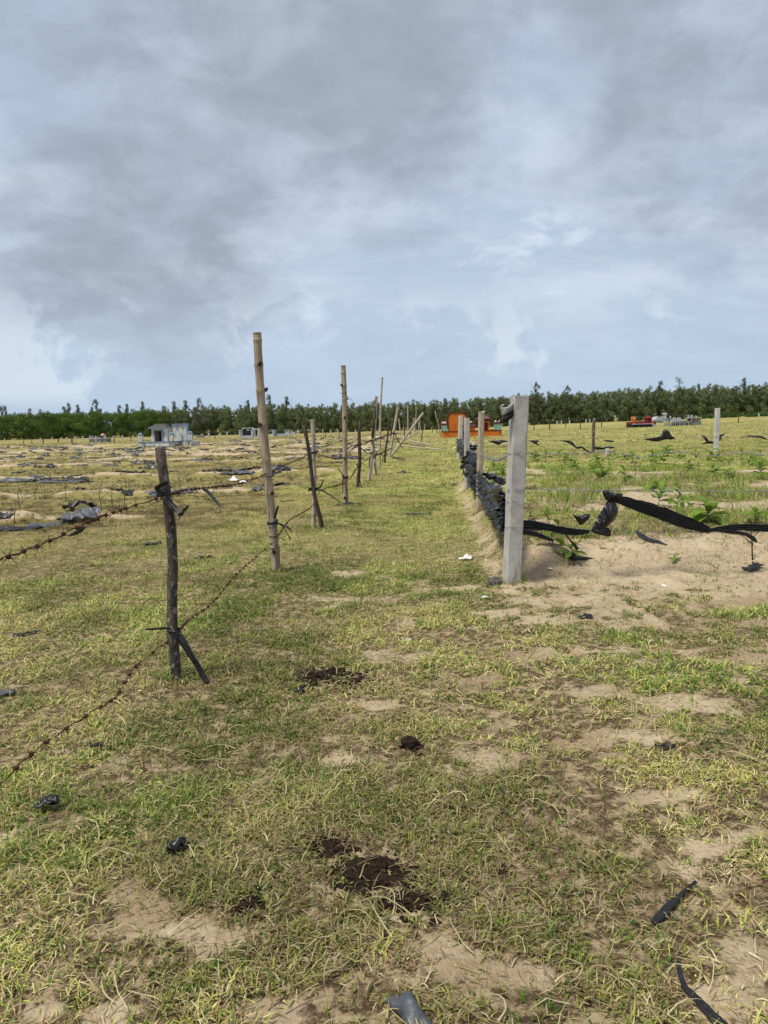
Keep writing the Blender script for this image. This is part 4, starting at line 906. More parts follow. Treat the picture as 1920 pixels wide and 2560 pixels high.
tie('black film tie with upright tail low on the tall tan bamboo', b1B, b1T, b1R, 1304, [([(688, 1292), (692, 1275), (696, 1265)], [4, 5, 5, 3]), ([(706, 1312), (718, 1318), (729, 1326)], [2, 5, 6, 3]), ([(707, 1316), (716, 1332), (727, 1348)], [1, 1.5, 1.5, 4]), ([(690, 1310), (688, 1320), (687, 1327)], [10, 9, 5, 3])], dB1, 8, 7)
tie('thin black string tied near the foot of the tall tan bamboo', b1B, b1T, b1R, 1369, [([(690, 1364), (694, 1361)], [2, 2, 1]), ([(684, 1372), (679, 1374)], [2, 2, 1])], dB1, 1.6, 9)
tie('small dark knot with trailing string on the tall tan bamboo', b1B, b1T, b1R * .9, 1340, [([(692, 1342), (703, 1346), (713, 1352)], [3, 2, 2, 2])], dB1, 2, 10)
tie('wire loop tie round the middle of the tall tan bamboo', b1B, b1T, b1R, 1190, [([(668, 1192), (664, 1198)], [1.5, 1.5, 1]), ([(684, 1200), (670, 1200)], [1.2, 1.2, 1])], dB1, 1.6, 12)
tie('upper black tie binding the crossed stake and bleached bamboo', d1B, d1T, d1R * 1.6, 1132, [([(772, 1140), (768, 1148), (766, 1152)], [3, 3, 2, 2]), ([(790, 1138), (800, 1146), (806, 1150)], [2, 1.5, 1, 1])], dD - .05, 5, 14)
tie('lower black tie with long strand binding the crossed stakes', d1B, d1T, d1R * 1.6, 1223, [([(776, 1222), (772, 1226), (770, 1229)], [5, 5, 5, 4]), ([(800, 1224), (816, 1232), (836, 1245), (852, 1257)], [5, 4, 3, 2, 2]), ([(802, 1216), (806, 1206), (809, 1200)], [3, 4, 4, 3])], dD - .05, 7, 16)
tie('black tie with upward tail on the tall straight pale bamboo', b2B, b2T, b2R, 1192, [([(858, 1188), (850, 1178), (845, 1169)], [4, 3, 2, 2]), ([(857, 1200), (857, 1215), (857, 1233)], [3, 3, 2, 1.5])], dB2, 5, 18)
tie('thin wire curl near the top of the tall pale bamboo', b2B, b2T, b2R, 983, [([(872, 996), (878, 1000), (882, 1000)], [1, 1, 1, .8])], dB2, 1.4, 20)
for (B_, T_, R_, py, tl, lab, k) in ((s3B, s3T, s3R, 1111, [([(902, 1120), (912, 1128), (918, 1134)], [3, 3, 3, 2])], 'upper black tie on the short dark stake with forked top', 22),
     (s3B, s3T, s3R, 1162, [([(898, 1180), (902, 1212), (918, 1227)], [2.5, 2, 2, 1.5]), ([(905, 1158), (920, 1168)], [1.5, 1.5, 1])], 'lower black tie with long dangling strand on the forked-top stake', 24),
     (pAB, pAT, pAR, 1102, [([(930, 1108), (937, 1120)], [3, 3, 2])], 'upper black tie on the leaning blackened bamboo', 26),
     (pAB, pAT, pAR, 1134, [([(924, 1150), (923, 1170)], [4, 3, 2]), ([(932, 1131), (938, 1128)], [3, 3, 2])], 'looped black tie lower on the leaning blackened bamboo', 28),
     (pBB, pBT, pBR, 1142, [([(936, 1165), (942, 1182)], [2, 2, 1.5]), ([(940, 1135), (944, 1128)], [2.5, 2.5, 2])], 'black tie with straight tail on the short pale bamboo', 30),
     (pCB, pCT, pCR, 1095, [([(960, 1098), (962, 1102)], [2, 2, 1])], 'upper black tie on the tallest slim grey pole', 32),
     (pCB, pCT, pCR, 1135, [([(955, 1137), (960, 1138)], [2, 2, 1])], 'lower black tie on the tallest slim grey pole', 34),
     (pEB, pET, pER, 1083, [([(992, 1083), (998, 1083)], [2, 2, 1.5]), ([(990, 1090), (996, 1102), (1006, 1120)], [2, 2, 2, 1.5])], 'black tie with long strand on the forked bamboo', 36),
     (sDB, sDT, sDR, 1135, [([(958, 1142), (956, 1156)], [2, 2, 1.5])], 'black tie on the thin blackened stake', 38)):
    tie(lab, B_, T_, R_, py, tl, B_.y, 3.5, k)
rib('plastic_film', 'grey film streamer hanging from the upper barbed wire', [(508, 1221), (522, 1232), (534, 1246), (552, 1266)], [9, 8, 8, 4], 5.5, .12, 1.5, 7, 41, wdir=(1, 0, .5), mt='film_grey')
rib('plastic_film', 'small black film leaf hanging on the barbed wire', [(213, 1317), (200, 1325), (186, 1334), (172, 1340)], [6, 13, 9, 2], 3.3, .12, 1.5, 7, 42, wdir=(.3, 0, 1))

print('T4', round(_tm.time()-_t0,1))  # _tm
# ------------------------------------------------------------------ seedlings in the plot
def leaf_mesh(L, Wd, fold, droop, seed):
    Wd *= 1.25; r = random.Random(seed); K = 6; mb = MB(); vs = []; fs = []
    prof = [0.10, 0.62, 0.95, 1.0, 0.72, 0.04]
    for i in range(K):
        q = i / (K - 1); w = prof[i] * Wd * .5; x = L * (q - .12 * droop * q * q); z = L * (.10 * q - .42 * droop * q * q)
        vs += [(x, -w, z + fold * w), (x, 0, z), (x, w, z + fold * w)]
    for i in range(K - 1):
        a = i * 3; fs += [(a, a + 3, a + 4, a + 1), (a + 1, a + 4, a + 5, a + 2)]
    me = mb.add(vs, fs).mesh('leaf', True)
    at = me.attributes.new('tint', 'FLOAT', 'POINT'); at.data.foreach_set('value', [min(1, max(0, r.random() * .7 + .3 * (i // 3) / K)) for i in range(len(vs))])
    me.materials.append(M['leaf_seedling']); return me
LEAVES = [leaf_mesh(1.0, .34 + .05 * (k % 3), .35 + .1 * (k % 2), .35 + .28 * k, k) for k in range(5)]
def seedling(base_px, h, nl, ll, label, group, seed):
    r = random.Random(seed); B = G(*base_px); t = empty('seedling', B)
    top = Vector((r.uniform(-.06, .06), r.uniform(-.05, .05), h)); mb = MB(); c = catmull([Vector((0, 0, -.03)), top * .5 + Vector((r.uniform(-.02, .02), 0, 0)), top], 4)
    mb.tube(c, [.007 - .004 * i / len(c) for i in range(len(c))], 6); mb.build('stem', M['stem_green'], t, True)
    a = r.uniform(0, 6.28)
    for k in range(nl):
        q = .25 + .75 * (k + .5) / nl; p = top * q; a += 2.4 + r.uniform(-.4, .4); el = -.1 + 1.05 * q * r.uniform(.3, 1.1); s = ll * r.uniform(.75, 1.2) * (1.15 - .45 * q)
        o = inst('leaf', LEAVES[r.randrange(5)], p, t, (0, -el, a), (s, s, s)); o.rotation_euler = (r.uniform(-.35, .35), -el, a)
    tag(t, label, 'seedling', group)
SD = [((1382, 1366), .20, 7, .19, 'seedling of upright leaves on bare sand under the drooping film tongue'), ((1424, 1397), .12, 8, .18, 'low leafy seedling in a black film sleeve on the bare sand bank'),
      ((1376, 1318), .26, 6, .20, 'seedling with drooping leaves behind the film by the concrete post'), ((1318, 1301), .12, 7, .14, 'small tufted seedling just beside the large concrete post'), ((1319, 1272), .16, 5, .15, 'thin dark-leaved seedling behind the large concrete post'),
      ((1252, 1207), .34, 16, .20, 'bushy seedling between the wooden post and the large concrete post'), ((1234, 1176), .22, 12, .20, 'low leafy seedling beyond the wooden post')]
for i, (b_, h, nl, ll, lab) in enumerate(SD): seedling(b_, h, nl, ll, lab, None, 100 + i)
SG = [(1498, 1199), (1570, 1211), (1625, 1220), (1787, 1309), (1828, 1203), (1902, 1198), (1716, 1176), (1648, 1269), (1730, 1265), (1895, 1312), (1778, 1193), (1628, 1166), (1535, 1156), (1586, 1156), (1807, 1153), (1770, 1156), (1446, 1176), (1365, 1153), (1340, 1152),
      (1417, 1159), (1392, 1150), (1672, 1140), (1692, 1150), (1846, 1148), (1880, 1146), (1660, 1158), (1560, 1152), (1870, 1172), (1745, 1150), (1690, 1285), (1480, 1176), (1905, 1152), (1500, 1158), (1300, 1158)]
for i, b_ in enumerate(SG):
    d = G(*b_).y; r = random.Random(i)
    seedling((b_[0] + r.uniform(-9, 9), b_[1] + r.uniform(-3, 3)), r.uniform(.10, .36), r.randrange(7, 16), r.uniform(.20, .34), 'broad-leaved green seedling growing amid the grass of the sandy plot', 'seedlings in the grassy part of the plot', 300 + i)
seedling((1692, 1399), .06, 4, .09, 'tiny seedling on the bare sand below the film swag', None, 777)
# ------------------------------------------------------------------ dung, clods
ico = bmesh.new(); bmesh.ops.create_icosphere(ico, subdivisions=1, radius=1.0); ICV = np.array([list(v.co) for v in ico.verts]); ICF = [tuple(v.index for v in f.verts) for f in ico.faces]; ico.free()
def lumps(name, label, px, rx, ry, n, smin, smax, cat='dung', mt='clay_dark', group=None, seed=0, hz=.5):
    if n >= 12: rx *= 1.3; ry *= 1.3
    r = np.random.default_rng(seed + 900); C = G(*px); mb = MB()
    for k in range(n):
        rad = (math.sqrt(r.random()) * (1.35 if n >= 12 else 1)) if n > 1 else 0; a = r.uniform(0, 6.28); x = rx * rad * math.cos(a); y = ry * rad * math.sin(a)
        s = r.uniform(smin, smax) * max(.35, 1.15 - .5 * rad); V = ICV * (1 + .45 * (r.random((len(ICV), 1)) - .5)) * np.array([s * r.uniform(.8, 1.5), s * r.uniform(.8, 1.4), s * r.uniform(hz * .7, hz * 1.3)])
        c, q = math.cos(a * 3), math.sin(a * 3); V = np.stack([V[:, 0] * c - V[:, 1] * q, V[:, 0] * q + V[:, 1] * c, V[:, 2]], 1)
        z = tz(C.x + x, C.y + y) - C.z + s * hz * .35 + (.012 * (1 - rad) if n > 5 else 0); mb.add((V + np.array([x, y, z])).tolist(), ICF)
    BARE.append((C.x, C.y, max((rx + ry) * .5, smax) * .85))
    if n < 12:
        o = mb.build(name, M[mt], None, False); o.location = C; return tag(o, label, cat, group)
    # one matted mass with a rough broken top, and loose crumbs over it
    K, A_ = 12, 40; vs = []; fs = []
    for i in range(K + 1):
        f = i / K
        for j in range(A_):
            a = 6.2832 * j / A_; e = .72 + .75 * (float(fbm(2 + math.cos(a) * 1.6 + seed, 2 + math.sin(a) * 1.6, seed, 3)) - .3)
            x = rx * f * e * math.cos(a); y = ry * f * e * math.sin(a); hgt = smax * .8 * (1.0 - f ** 3) * (1.9 * float(fbm(x * 45 + seed, y * 45, seed + 3, 3)) - .55) - .010 * f ** 6
            vs.append((x, y, tz(C.x + x, C.y + y) - C.z + hgt) if i == K or j % 4 == 0 else (x, y, vs[-1][2] * .3 + .7 * hgt + .0))
    for i in range(K):
        for j in range(A_): fs.append((i * A_ + j, i * A_ + (j + 1) % A_, (i + 1) * A_ + (j + 1) % A_, (i + 1) * A_ + j))
    o = MB().add(vs, fs).build(name, M[mt], None, False); o.location = C
    tag(mb.build('crumbs', M[mt], o, False), kind='stuff')
    return tag(o, label, cat, group)
lumps('dung_patch', 'broad crumbled patch of dark dung, farther along the path', (815, 1690), .25, .17, 170, .007, .021, seed=1)
lumps('dung_patch', 'thin end of crumbled dung beside the broad patch', (890, 1700), .11, .10, 50, .005, .016, seed=2)
lumps('dung_lump', 'compact dark dung lump alone in the grass', (1025, 1866), .035, .030, 16, .016, .030, seed=3, hz=.8)
lumps('dung_lump', 'small clod touching the compact dung lump', (1046, 1884), .01, .01, 3, .014, .02, seed=31)
lumps('dung_patch', 'dark rectangular dung patch between grass tufts', (822, 2115), .115, .075, 110, .004, .013, seed=4)
lumps('dung_patch', 'scattered dark dung crumbs below the rectangular patch', (950, 2185), .17, .10, 90, .004, .014, seed=5)
lumps('dung_patch', 'long dark dung smear by a bare sand spot', (1020, 2255), .10, .055, 70, .004, .014, seed=6)
lumps('dung_patch', 'dark dung heap half hidden by dry runners', (630, 2262), .055, .06, 50, .005, .015, seed=7)
lumps('dung_lump', 'small round dung clod beside the long smear', (1110, 2250), .012, .012, 6, .010, .018, seed=8)
for i, (x, y) in enumerate([(840, 2170), (880, 2190), (905, 2165), (960, 2150), (1000, 2205), (1060, 2180), (1075, 2215), (870, 2230), (920, 2240), (1020, 2300), (640, 2300), (700, 2225), (860, 1730), (905, 1660), (760, 1715), (513, 1906), (495, 1870), (722, 1655), (770, 1655), (930, 1675), (1088, 2308), (685, 2335), (975, 2345), (1050, 1838), (1012, 1782), (930, 1800), (1130, 2230), (1250, 2180), (1190, 2240), (760, 2368), (806, 1990), (655, 2045), (1246, 2185)]):
    lumps('dung_lump', 'small dark dung clod lying loose in the path grass', (x, y), .012, .010, 4, .007, .016, group='loose dung clods on the path', seed=20 + i)
lumps('rock', 'dark stone lying against the large concrete post foot', (1239, 1463), .0, .0, 1, .058, .06, 'stone', 'rock', None, 3, .8)
for i, (x, y) in enumerate([(1211, 1494), (1375, 1422), (1020, 1600), (1660, 1465)]):
    lumps('pebble', 'tiny pale shell chip on the ground near the plot', (x, y), 0, 0, 1, .018, .022, 'stone', 'film_white', 'pale chips on the ground', 60 + i, .4)
# ------------------------------------------------------------------ litter on the ground near the path
def litter(px, L, Wd, rz, label, mt='film', crum=.03, heap=0.0, seed=0, group=None, name='plastic_scrap', cat='plastic scrap'):
    g = G(*px); return film_thing(name, label, group, g.x, g.y, L, Wd, rz, mt, crum, seed, heap, cat)
litter((118, 2025), .085, .05, .2, 'crumpled black film scrap in grass below the lower wire', seed=1, crum=.05, heap=.02)
litter((445, 2132), .07, .05, .5, 'crumpled black film scrap beside bare sand spot on the path', seed=2, crum=.05, heap=.02)
litter((1030, 2548), .12, .05, -.95, 'slate grey film piece with pointed end in short grass', 'film_grey', .035, .03, 3)
litter((1320, 1281), .01, .01, 0, 'black fleck of film behind the large concrete post', seed=60)
litter((1047, 1287), .42, .10, -.05, 'long dark film strip lying across the path', seed=4, crum=.03)
litter((380, 1362), .22, .10, .6, 'film scrap in dry grass behind the bark stake', seed=5)
litter((65, 1588), .17, .05, .9, 'narrow dark film scrap in grass before the bark stake', seed=6)
litter((1461, 1545), .10, .07, .3, 'small black film scrap on trampled sand before the plot', seed=7, heap=.02)
litter((752, 1731), .06, .03, .9, 'small black film scrap below the broad dung patch', seed=8)
litter((1880, 1425), .16, .12, .3, 'black film scrap in weeds at the sand bank foot', seed=9, heap=.03)
litter((1665, 1875), .09, .03, .2, 'short black film scrap in the trampled grass', seed=10)
litter((15, 1740), .10, .06, .2, 'folded grey film scrap in the lush grass', 'film_grey', seed=11)
litter((508, 1398), .2, .08, .4, 'dark film scrap in the grass left of the tall tan bamboo'.replace('left of', 'beside'), seed=12)
litter((240, 1875), .05, .03, .2, 'black film fleck under dry runners by the lower wire', seed=13)
litter((930, 1262), .01, .01, 0, 'tiny black fleck on the path grass', seed=61)
litter((720, 1255), .3, .06, .1, 'dark strip of film in grass behind the tall tan bamboo', seed=14)
litter((870, 1263), .45, .09, .1, 'torn black film at the foot of the tall pale bamboo', seed=15, heap=.03)
litter((1165, 1402), .13, .12, .3, 'crumpled white paper scrap beside the sandy bank', 'film_white', .05, .06, 16, name='paper_scrap', cat='paper')
litter((585, 1204), .28, .16, .2, 'torn white bag heap lying under the upper wire', 'film_white', .08, .12, 17, name='white_bag', cat='bag')
litter((610, 1209), .26, .15, -.2, 'second crumple of white bag beside the heap', 'film_white', .06, .08, 18, name='white_bag', cat='bag')
litter((1009, 1183), .4, .12, -.1, 'dark film scrap on the path near the forked bamboo', seed=19, heap=.05)
litter((1148, 1210), .5, .10, .1, 'two dark film strips in grass beside the pale concrete post'.replace('two dark film strips', 'dark film strips'), seed=20)
litter((1137, 1122), .25, .2, .1, 'white wrapper on grass beside the farther pale post', 'film_white', .06, .06, 21, name='paper_scrap', cat='paper')
def strap(px, wpx, label, seed):
    pts = [G(*p) + Vector((0, 0, .016)) for p in px]; O = pts[0]; mb = MB(); m_ = mpp(pts[0].y); d_ = pts[-1] - pts[0]; ribbon(mb, [p - O for p in pts], [w * m_ for w in wpx], (-d_.y, d_.x, .35 * d_.length), .06, 1, 5, .004, seed, 7, .12)
    o = mb.build('plastic_strap', M['film'], None, True); o.location = O; tag(o, label, 'plastic scrap')
strap([(1634, 2318), (1660, 2290), (1690, 2260), (1712, 2238), (1740, 2216)], [20, 21, 15, 8, 9], 'flat black strap lying slantwise in straw and clover', 51)
strap([(1694, 2418), (1700, 2450), (1712, 2480), (1740, 2510), (1768, 2540), (1800, 2575), (1840, 2620)], [10, 12, 12, 20, 23, 26, 26], 'long folded black strap leaving the sandy bare ground', 52)
# ------------------------------------------------------------------ film on the old beds of the field
g = G(195, 1305); film_thing('plastic_film', 'big heaped grey film on the nearest old bed', None, g.x, g.y + .1, .58, .34, .12, 'film_grey', .15, 1, .05, 'plastic film')
g = G(190, 1275); film_thing('plastic_film', 'dark crumpled crest of the heaped grey film', None, g.x + .08, g.y, .55, .30, .1, 'film', .16, 2, .14, 'plastic film')
g = G(120, 1316); film_thing('plastic_film', 'flat grey film tongue spilling from the heaped film', None, g.x, g.y, .55, .3, .5, 'film_grey', .03, 3, 0, 'plastic film')
g = G(35, 1325); film_thing('plastic_film', 'flat dark film lying before the nearest old bed', None, g.x, g.y, .8, .28, .05, 'film', .05, 4, 0, 'plastic film')
g = G(20, 1203); film_thing('plastic_film', 'long grey film band laid along the third old bed', None, g.x, g.y, 2.0, .35, 0, 'film_grey', .08, 5, .05, 'plastic film')
g = G(150, 1202); film_thing('plastic_film', 'rumpled grey film with black folds along the third old bed', None, g.x, g.y, 1.5, .32, .02, 'film', .11, 6, .05, 'plastic film')
g = G(175, 1203); film_thing('plastic_film', 'grey film sheet below black folds on the third old bed', None, g.x, g.y - .3, 1.6, .3, .02, 'film_grey', .08, 7, .02, 'plastic film')
g = G(430, 1236); film_thing('plastic_film', 'flat grey film beneath the upper wire on the second bed', None, g.x, g.y, 1.0, .22, .1, 'film_grey', .05, 8, 0, 'plastic film')
g = G(600, 1186); film_thing('plastic_film', 'grey film on the bed end behind the tall tan bamboo', None, g.x, g.y, 0.8, .25, .05, 'film_grey', .08, 9, .05, 'plastic film')
fs = []
for k, (ry, w) in enumerate(ROWS):
    xe = float(np.interp(ry, FL_Y, FL_X)) - 1.6; xl = -0.62 * ry - 3
    n_ = [6, 12, 24, 46, 62, 62, 52, 44, 36, 30][k]
    for j in range(n_):
        x = random.uniform(xl, xe if k else -4.5); y = ry + random.uniform(-.55, .45) * w
        if k == 0 and -6 < x < -4.4: continue
        fs.append((x, y, k))
print('film pieces', len(fs))
far_mb = {'film': MB(), 'film_grey': MB()}
for i, (x, y, k) in enumerate(fs):
    far = k >= 3
    gy_ = random.random() < (.55 if far else .35); L = random.uniform(.18, .7) * (1 + .07 * k); Wd = random.uniform(.07, .22) * (1 + .05 * k)
    if k >= 5:      # beyond telling apart: joined
        solid_grid(far_mb['film_grey' if gy_ else 'film'], ground_film(x, y, L, Wd, random.uniform(-.3, .3), .08, 200 + i, .003, 0 if gy_ else .08), .003); continue
    film_thing('plastic_film', 'flat weathered grey film scrap on an old sandy bed' if gy_ else 'crumpled black film scrap on an old sandy bed', 'grey film scraps on the old beds' if gy_ else 'black film scraps on the old beds', x, y, L, Wd, random.uniform(-.3, .3),
               'film_grey' if gy_ else 'film', random.uniform(.04, .09), 200 + i, 0.0 if gy_ else random.choice([0, .05, .12]), 'plastic film')
tag(far_mb['film'].build('film_litter', M['film'], None, True), 'black film litter strewn over the farthest old beds', None, kind='stuff')
tag(far_mb['film_grey'].build('film_litter', M['film_grey'], None, True), 'grey film litter strewn over the farthest old beds', None, kind='stuff')
# field between rows: stray scraps
for i in range(46):
    y = random.uniform(24, 80); x = random.uniform(-.6 * y - 2, float(np.interp(y, FL_Y, FL_X)) - 2)
    film_thing('plastic_film', 'small stray black film scrap in the field between old beds', 'stray film scraps between the beds', x, y, random.uniform(.3, 1.0), random.uniform(.12, .3), random.uniform(-.6, .6), 'film', .08, 700 + i, random.choice([0, 0, .2]), 'plastic film')
# right field stray scraps
for i in range(14):
    y = random.uniform(36, 110); x = random.uniform(float(np.interp(y, FR_Y, FR_X)) + 2, .58 * y)
    film_thing('plastic_film', 'small stray black film scrap on the open grassy field', 'stray film scraps on the open field', x, y, random.uniform(.4, 1.3), random.uniform(.1, .25), random.uniform(-.3, .3), 'film', .05, 800 + i, 0, 'plastic film')
# leafless twigs standing in the field
def twig(px, h, label, group, seed):
    r = random.Random(seed); B = G(*px); t = MB(); t.tube([(0, 0, -.05), (r.uniform(-.05, .05), 0, h * .5), (r.uniform(-.1, .1), 0, h)], [.008, .006, .002], 5)
    for k in range(4):
        z = h * r.uniform(.3, .85); a = r.uniform(0, 6.28); l = h * r.uniform(.25, .5); t.tube([(0, 0, z), (math.cos(a) * l, math.sin(a) * l, z + l * .8)], [.005, .0015], 4)
    o = t.build('dry_shrub', M['bark'], None, True); o.location = B; tag(o, label, 'dry plant', group)
for i, (x, y, h) in enumerate([(163, 1255, .5), (255, 1275, .6), (310, 1270, .7), (50, 1270, .5), (90, 1250, .4), (280, 1262, .45), (35, 1310, .4), (1882, 1400, .45), (1590, 1196, .5)]):
    twig((x, y), h, 'thin leafless dry shrub standing in the %s' % ('old field beds' if x < 900 else 'sandy plot'), 'dry shrubs in the old field' if x < 900 else 'dry shrubs in the plot', i)

print('T5', round(_tm.time()-_t0,1))  # _tm
# ------------------------------------------------------------------ tombs (local metres: x along the view's width, y away, z up)
def tomb(name, px, label, cat='tomb', rz=0.0, dz=-.06):
    g = G(*px); t = empty(name, (g.x, g.y, g.z + dz), rz); tag(t, label, cat); return t, g
def B(t, name, mt, *bx, bevel=.0, taper=0.0):
    m = MB(); 
    for b_ in bx: m.box(*b_, taper=taper)
    return m.build(name, M[mt], t, bevel=bevel)
def pillar(t, x, y, w, z0, z1, mt, capmt, finial=None, round_=False, name='pillar'):
    p = B(t, name, mt, (x - w / 2, x + w / 2, y - w / 2, y + w / 2, z0, z1))
    if round_:
        m = MB(); m.lathe([(w * .62, z1), (w * .62, z1 + .06), (w * .52, z1 + .13), (w * .25, z1 + .19), (0, z1 + .2)], 12, (x, y, 0)); m.build('cap', M[capmt], p, True)
    else: B(p, 'cap', capmt, (x - w * .6, x + w * .6, y - w * .6, y + w * .6, z1 + .002, z1 + .08))
    if finial:
        m = MB(); q = z1 + .08; m.lathe([(w * .25, q), (w * .42, q + .07), (w * .40, q + .14), (w * .16, q + .22), (0, q + .27)], 10, (x, y, 0)); m.build('finial', M[finial], p, True)
    return p
# --- orange tomb on the path's end
t, g = tomb('orange_tomb', (1109, 1095), 'bright orange tomb with maroon roofs and mint pillars at the path end'); D = g.y; u = D / FPX / 6.9125
Wt = 1000 * u; dp = 2.7; hb = .62
B(t, 'enclosure_wall', 'p_orange', (0, Wt, 0, .14, 0, hb), (0, Wt, dp - .14, dp, 0, hb), (0, .14, .14, dp - .14, 0, hb), (Wt - .14, Wt, .14, dp - .14, 0, hb))
B(t, 'wall_coping', 'p_maroon', (-.03, Wt + .03, -.03, .17, hb + .001, hb + .07), (-.03, Wt + .03, dp - .17, dp + .03, hb + .001, hb + .07), (-.03, .17, .17, dp - .17, hb + .001, hb + .07), (Wt - .17, Wt + .03, .17, dp - .17, hb + .001, hb + .07))
B(t, 'platform', 'p_orange', (.15, Wt - .15, .15, dp - .15, 0, .5))
for x, y in ((.18, .08), (Wt - .18, .08), (.18, dp - .08), (Wt - .18, dp - .08), (Wt * .53, dp - .08)): pillar(t, x, y, .34, hb + .072, hb + .68, 'p_mint', 'p_maroon', 'p_pink')
hx0, hx1, hz = 85 * u, 398 * u, 430 * u
hs = MB().prism([(hx0 + .06, .45), (hx1, .45), (hx1, hz - .33), (hx1 - .10, hz - .12), (hx1 - .32, hz - .03), (hx0 + .36, hz - .03), (hx0 + .14, hz - .14), (hx0 + .06, hz - .34)], .55, 1.05).build('headstone', M['p_orange'], t)
MB().prism([(hx0 - .06, .9), (hx0 + .055, .9), (hx0 + .055, hz - .30), (hx0 + .16, hz - .10), (hx0 + .36, hz - .02), (hx1 - .30, hz - .02), (hx1 - .08, hz - .10), (hx1 + .01, hz - .31), (hx1 + .07, hz - .31), (hx1 - .02, hz - .02), (hx1 - .26, hz + .07), (hx0 + .30, hz + .07), (hx0 + .05, hz - .02), (hx0 - .06, hz - .26)], .50, 1.12).build('border', M['p_maroon'], hs)
gb = B(t, 'grave_body', 'p_orange', (hx1 + .02, 560 * u, .7, 1.7, .501, 1.12)); B(gb, 'roof_slab', 'p_roof', (hx1 - .02, 575 * u, .58, 1.82, 1.121, 1.25), taper=.04); B(gb, 'roof_edge', 'p_maroon', (hx1 + .01, 568 * u, .6, 1.8, 1.06, 1.119))
sx0, sx1 = 640 * u, 805 * u
sh = B(t, 'shrine', 'p_orange', (sx0 - .02, sx0 + .14, .6, 1.5, .501, 1.6), (sx1 - .14, sx1, .6, 1.5, .501, 1.6), (sx0 + .14, sx1 - .14, 1.3, 1.5, .501, 1.6), (sx0 + .14, sx1 - .14, .6, 1.3, 1.42, 1.6))
B(sh, 'door_panel', 'p_red', (sx0 + .17, sx1 - .17, .9, 1.29, .52, 1.41)); B(sh, 'door_jamb', 'p_white', (sx0 + .142, sx0 + .20, .66, .80, .53, 1.3))
B(sh, 'eave', 'p_maroon', (sx0 - .18, sx1 + .06, .45, 1.65, 1.601, 1.80)); B(sh, 'side_eave', 'p_roof', (sx1 + .062, sx1 + .28, .55, 1.5, 1.66, 1.74))
MB().add([(sx0 - .28, .38, 1.802), (sx1 + .12, .38, 1.802), (sx1 + .12, 1.72, 1.802), (sx0 - .28, 1.72, 1.802), (sx0 + .05, .8, 2.10), (sx1 - .2, .8, 2.10), (sx1 - .2, 1.3, 2.10), (sx0 + .05, 1.3, 2.10)], [(3, 2, 1, 0), (4, 5, 6, 7), (0, 1, 5, 4), (1, 2, 6, 5), (2, 3, 7, 6), (3, 0, 4, 7)]).build('roof', M['p_roof'], sh)
B(t, 'side_ramp', 'p_orange', (sx1 + .05, sx1 + .5, .9, 1.3, .501, .78), taper=.1); B(t, 'step', 'p_orange', (700 * u, 940 * u, -.3, -.03, 0, .16))
# --- white and blue tomb
t, g = tomb('white_tomb', (347, 1118), 'weathered white tomb with blue trim and small tiled shrine', rz=-.10); u = g.y / FPX / 8.295
w = 735 * u; d = 3.0
B(t, 'plinth', 'p_white', (0, w, 0, d, 0, .40)); B(t, 'plinth_band', 'p_blue', (-.03, w + .03, -.03, .10, .401, .48), (w - .10, w + .03, .102, d, .401, .48)); B(t, 'footing', 'p_grey', (-.12, w + .05, -.14, -.002, -.05, .10))
for x, y in ((.16, .12), (w - .16, .12), (w - .16, d - .15), (.16, d - .15)): pillar(t, x, y, .32, .482, 1.02, 'p_white', 'p_blue', None, True)
x0, x1 = 240 * u, 572 * u
sh = B(t, 'shrine', 'p_white', (x0, x0 + .18, .5, 1.5, .401, 1.55), (x1 - .40, x1, .5, 1.5, .401, 1.55), (x0 + .18, x1 - .40, 1.36, 1.5, .401, 1.55), (x0 + .18, x1 - .40, .5, 1.36, 1.42, 1.55))
B(sh, 'door_frame', 'p_blue', (x0 + .18, x0 + .26, .46, .56, .402, 1.42), (x1 - .48, x1 - .40, .46, .56, .402, 1.42), (x0 + .262, x1 - .482, .46, .56, 1.34, 1.42)); B(sh, 'back_panel', 'p_black', (x0 + .34, x1 - .41, 1.2, 1.358, .402, 1.40)); B(sh, 'inner_side', 'p_tan', (x0 + .182, x0 + .24, .6, 1.2, .402, 1.40))
B(sh, 'eave', 'p_blue', (x0 - .18, x1 + .0, .3, 1.62, 1.551, 1.66))
MB().add([(x0 - .12, .35, 1.662), (x1 + .04, .35, 1.662), (x1 + .04, 1.58, 1.662), (x0 - .12, 1.58, 1.662), (x0 + .28, .8, 1.93), (x1 - .38, .8, 1.93), (x1 - .38, 1.2, 1.93), (x0 + .28, 1.2, 1.93)], [(3, 2, 1, 0), (4, 5, 6, 7), (0, 1, 5, 4), (1, 2, 6, 5), (2, 3, 7, 6), (3, 0, 4, 7)]).build('tiled_roof', M['p_tile'], sh)
sc = B(t, 'screen_wall', 'p_white', (x1 - .2, 832 * u, 2.2, 2.4, .401, 1.80)); B(sc, 'edge_band', 'p_blue', (832 * u + .001, 832 * u + .12, 2.12, 2.46, .3, 1.80), (x1 - .25, 832 * u + .14, 2.12, 2.46, 1.801, 1.90))
B(t, 'side_plinth', 'p_white', (w + .032, w + .95, 1.6, d + .8, 0, .42)); B(t, 'side_band', 'p_blue', (w + .034, w + .97, 1.57, 1.70, .421, .50)); pillar(t, w + .8, 1.9, .34, .502, 1.05, 'p_white', 'p_blue', None, True)
m = MB(); m.lathe([(.0, -.04), (.17, -.04), (.19, 0), (.17, .04), (0, .04)], 14); o = m.build('round_tablet', M['p_white'], t, True); o.location = (x1 + .18, .8, .72); o.rotation_euler = (math.pi / 2, 0, 0)
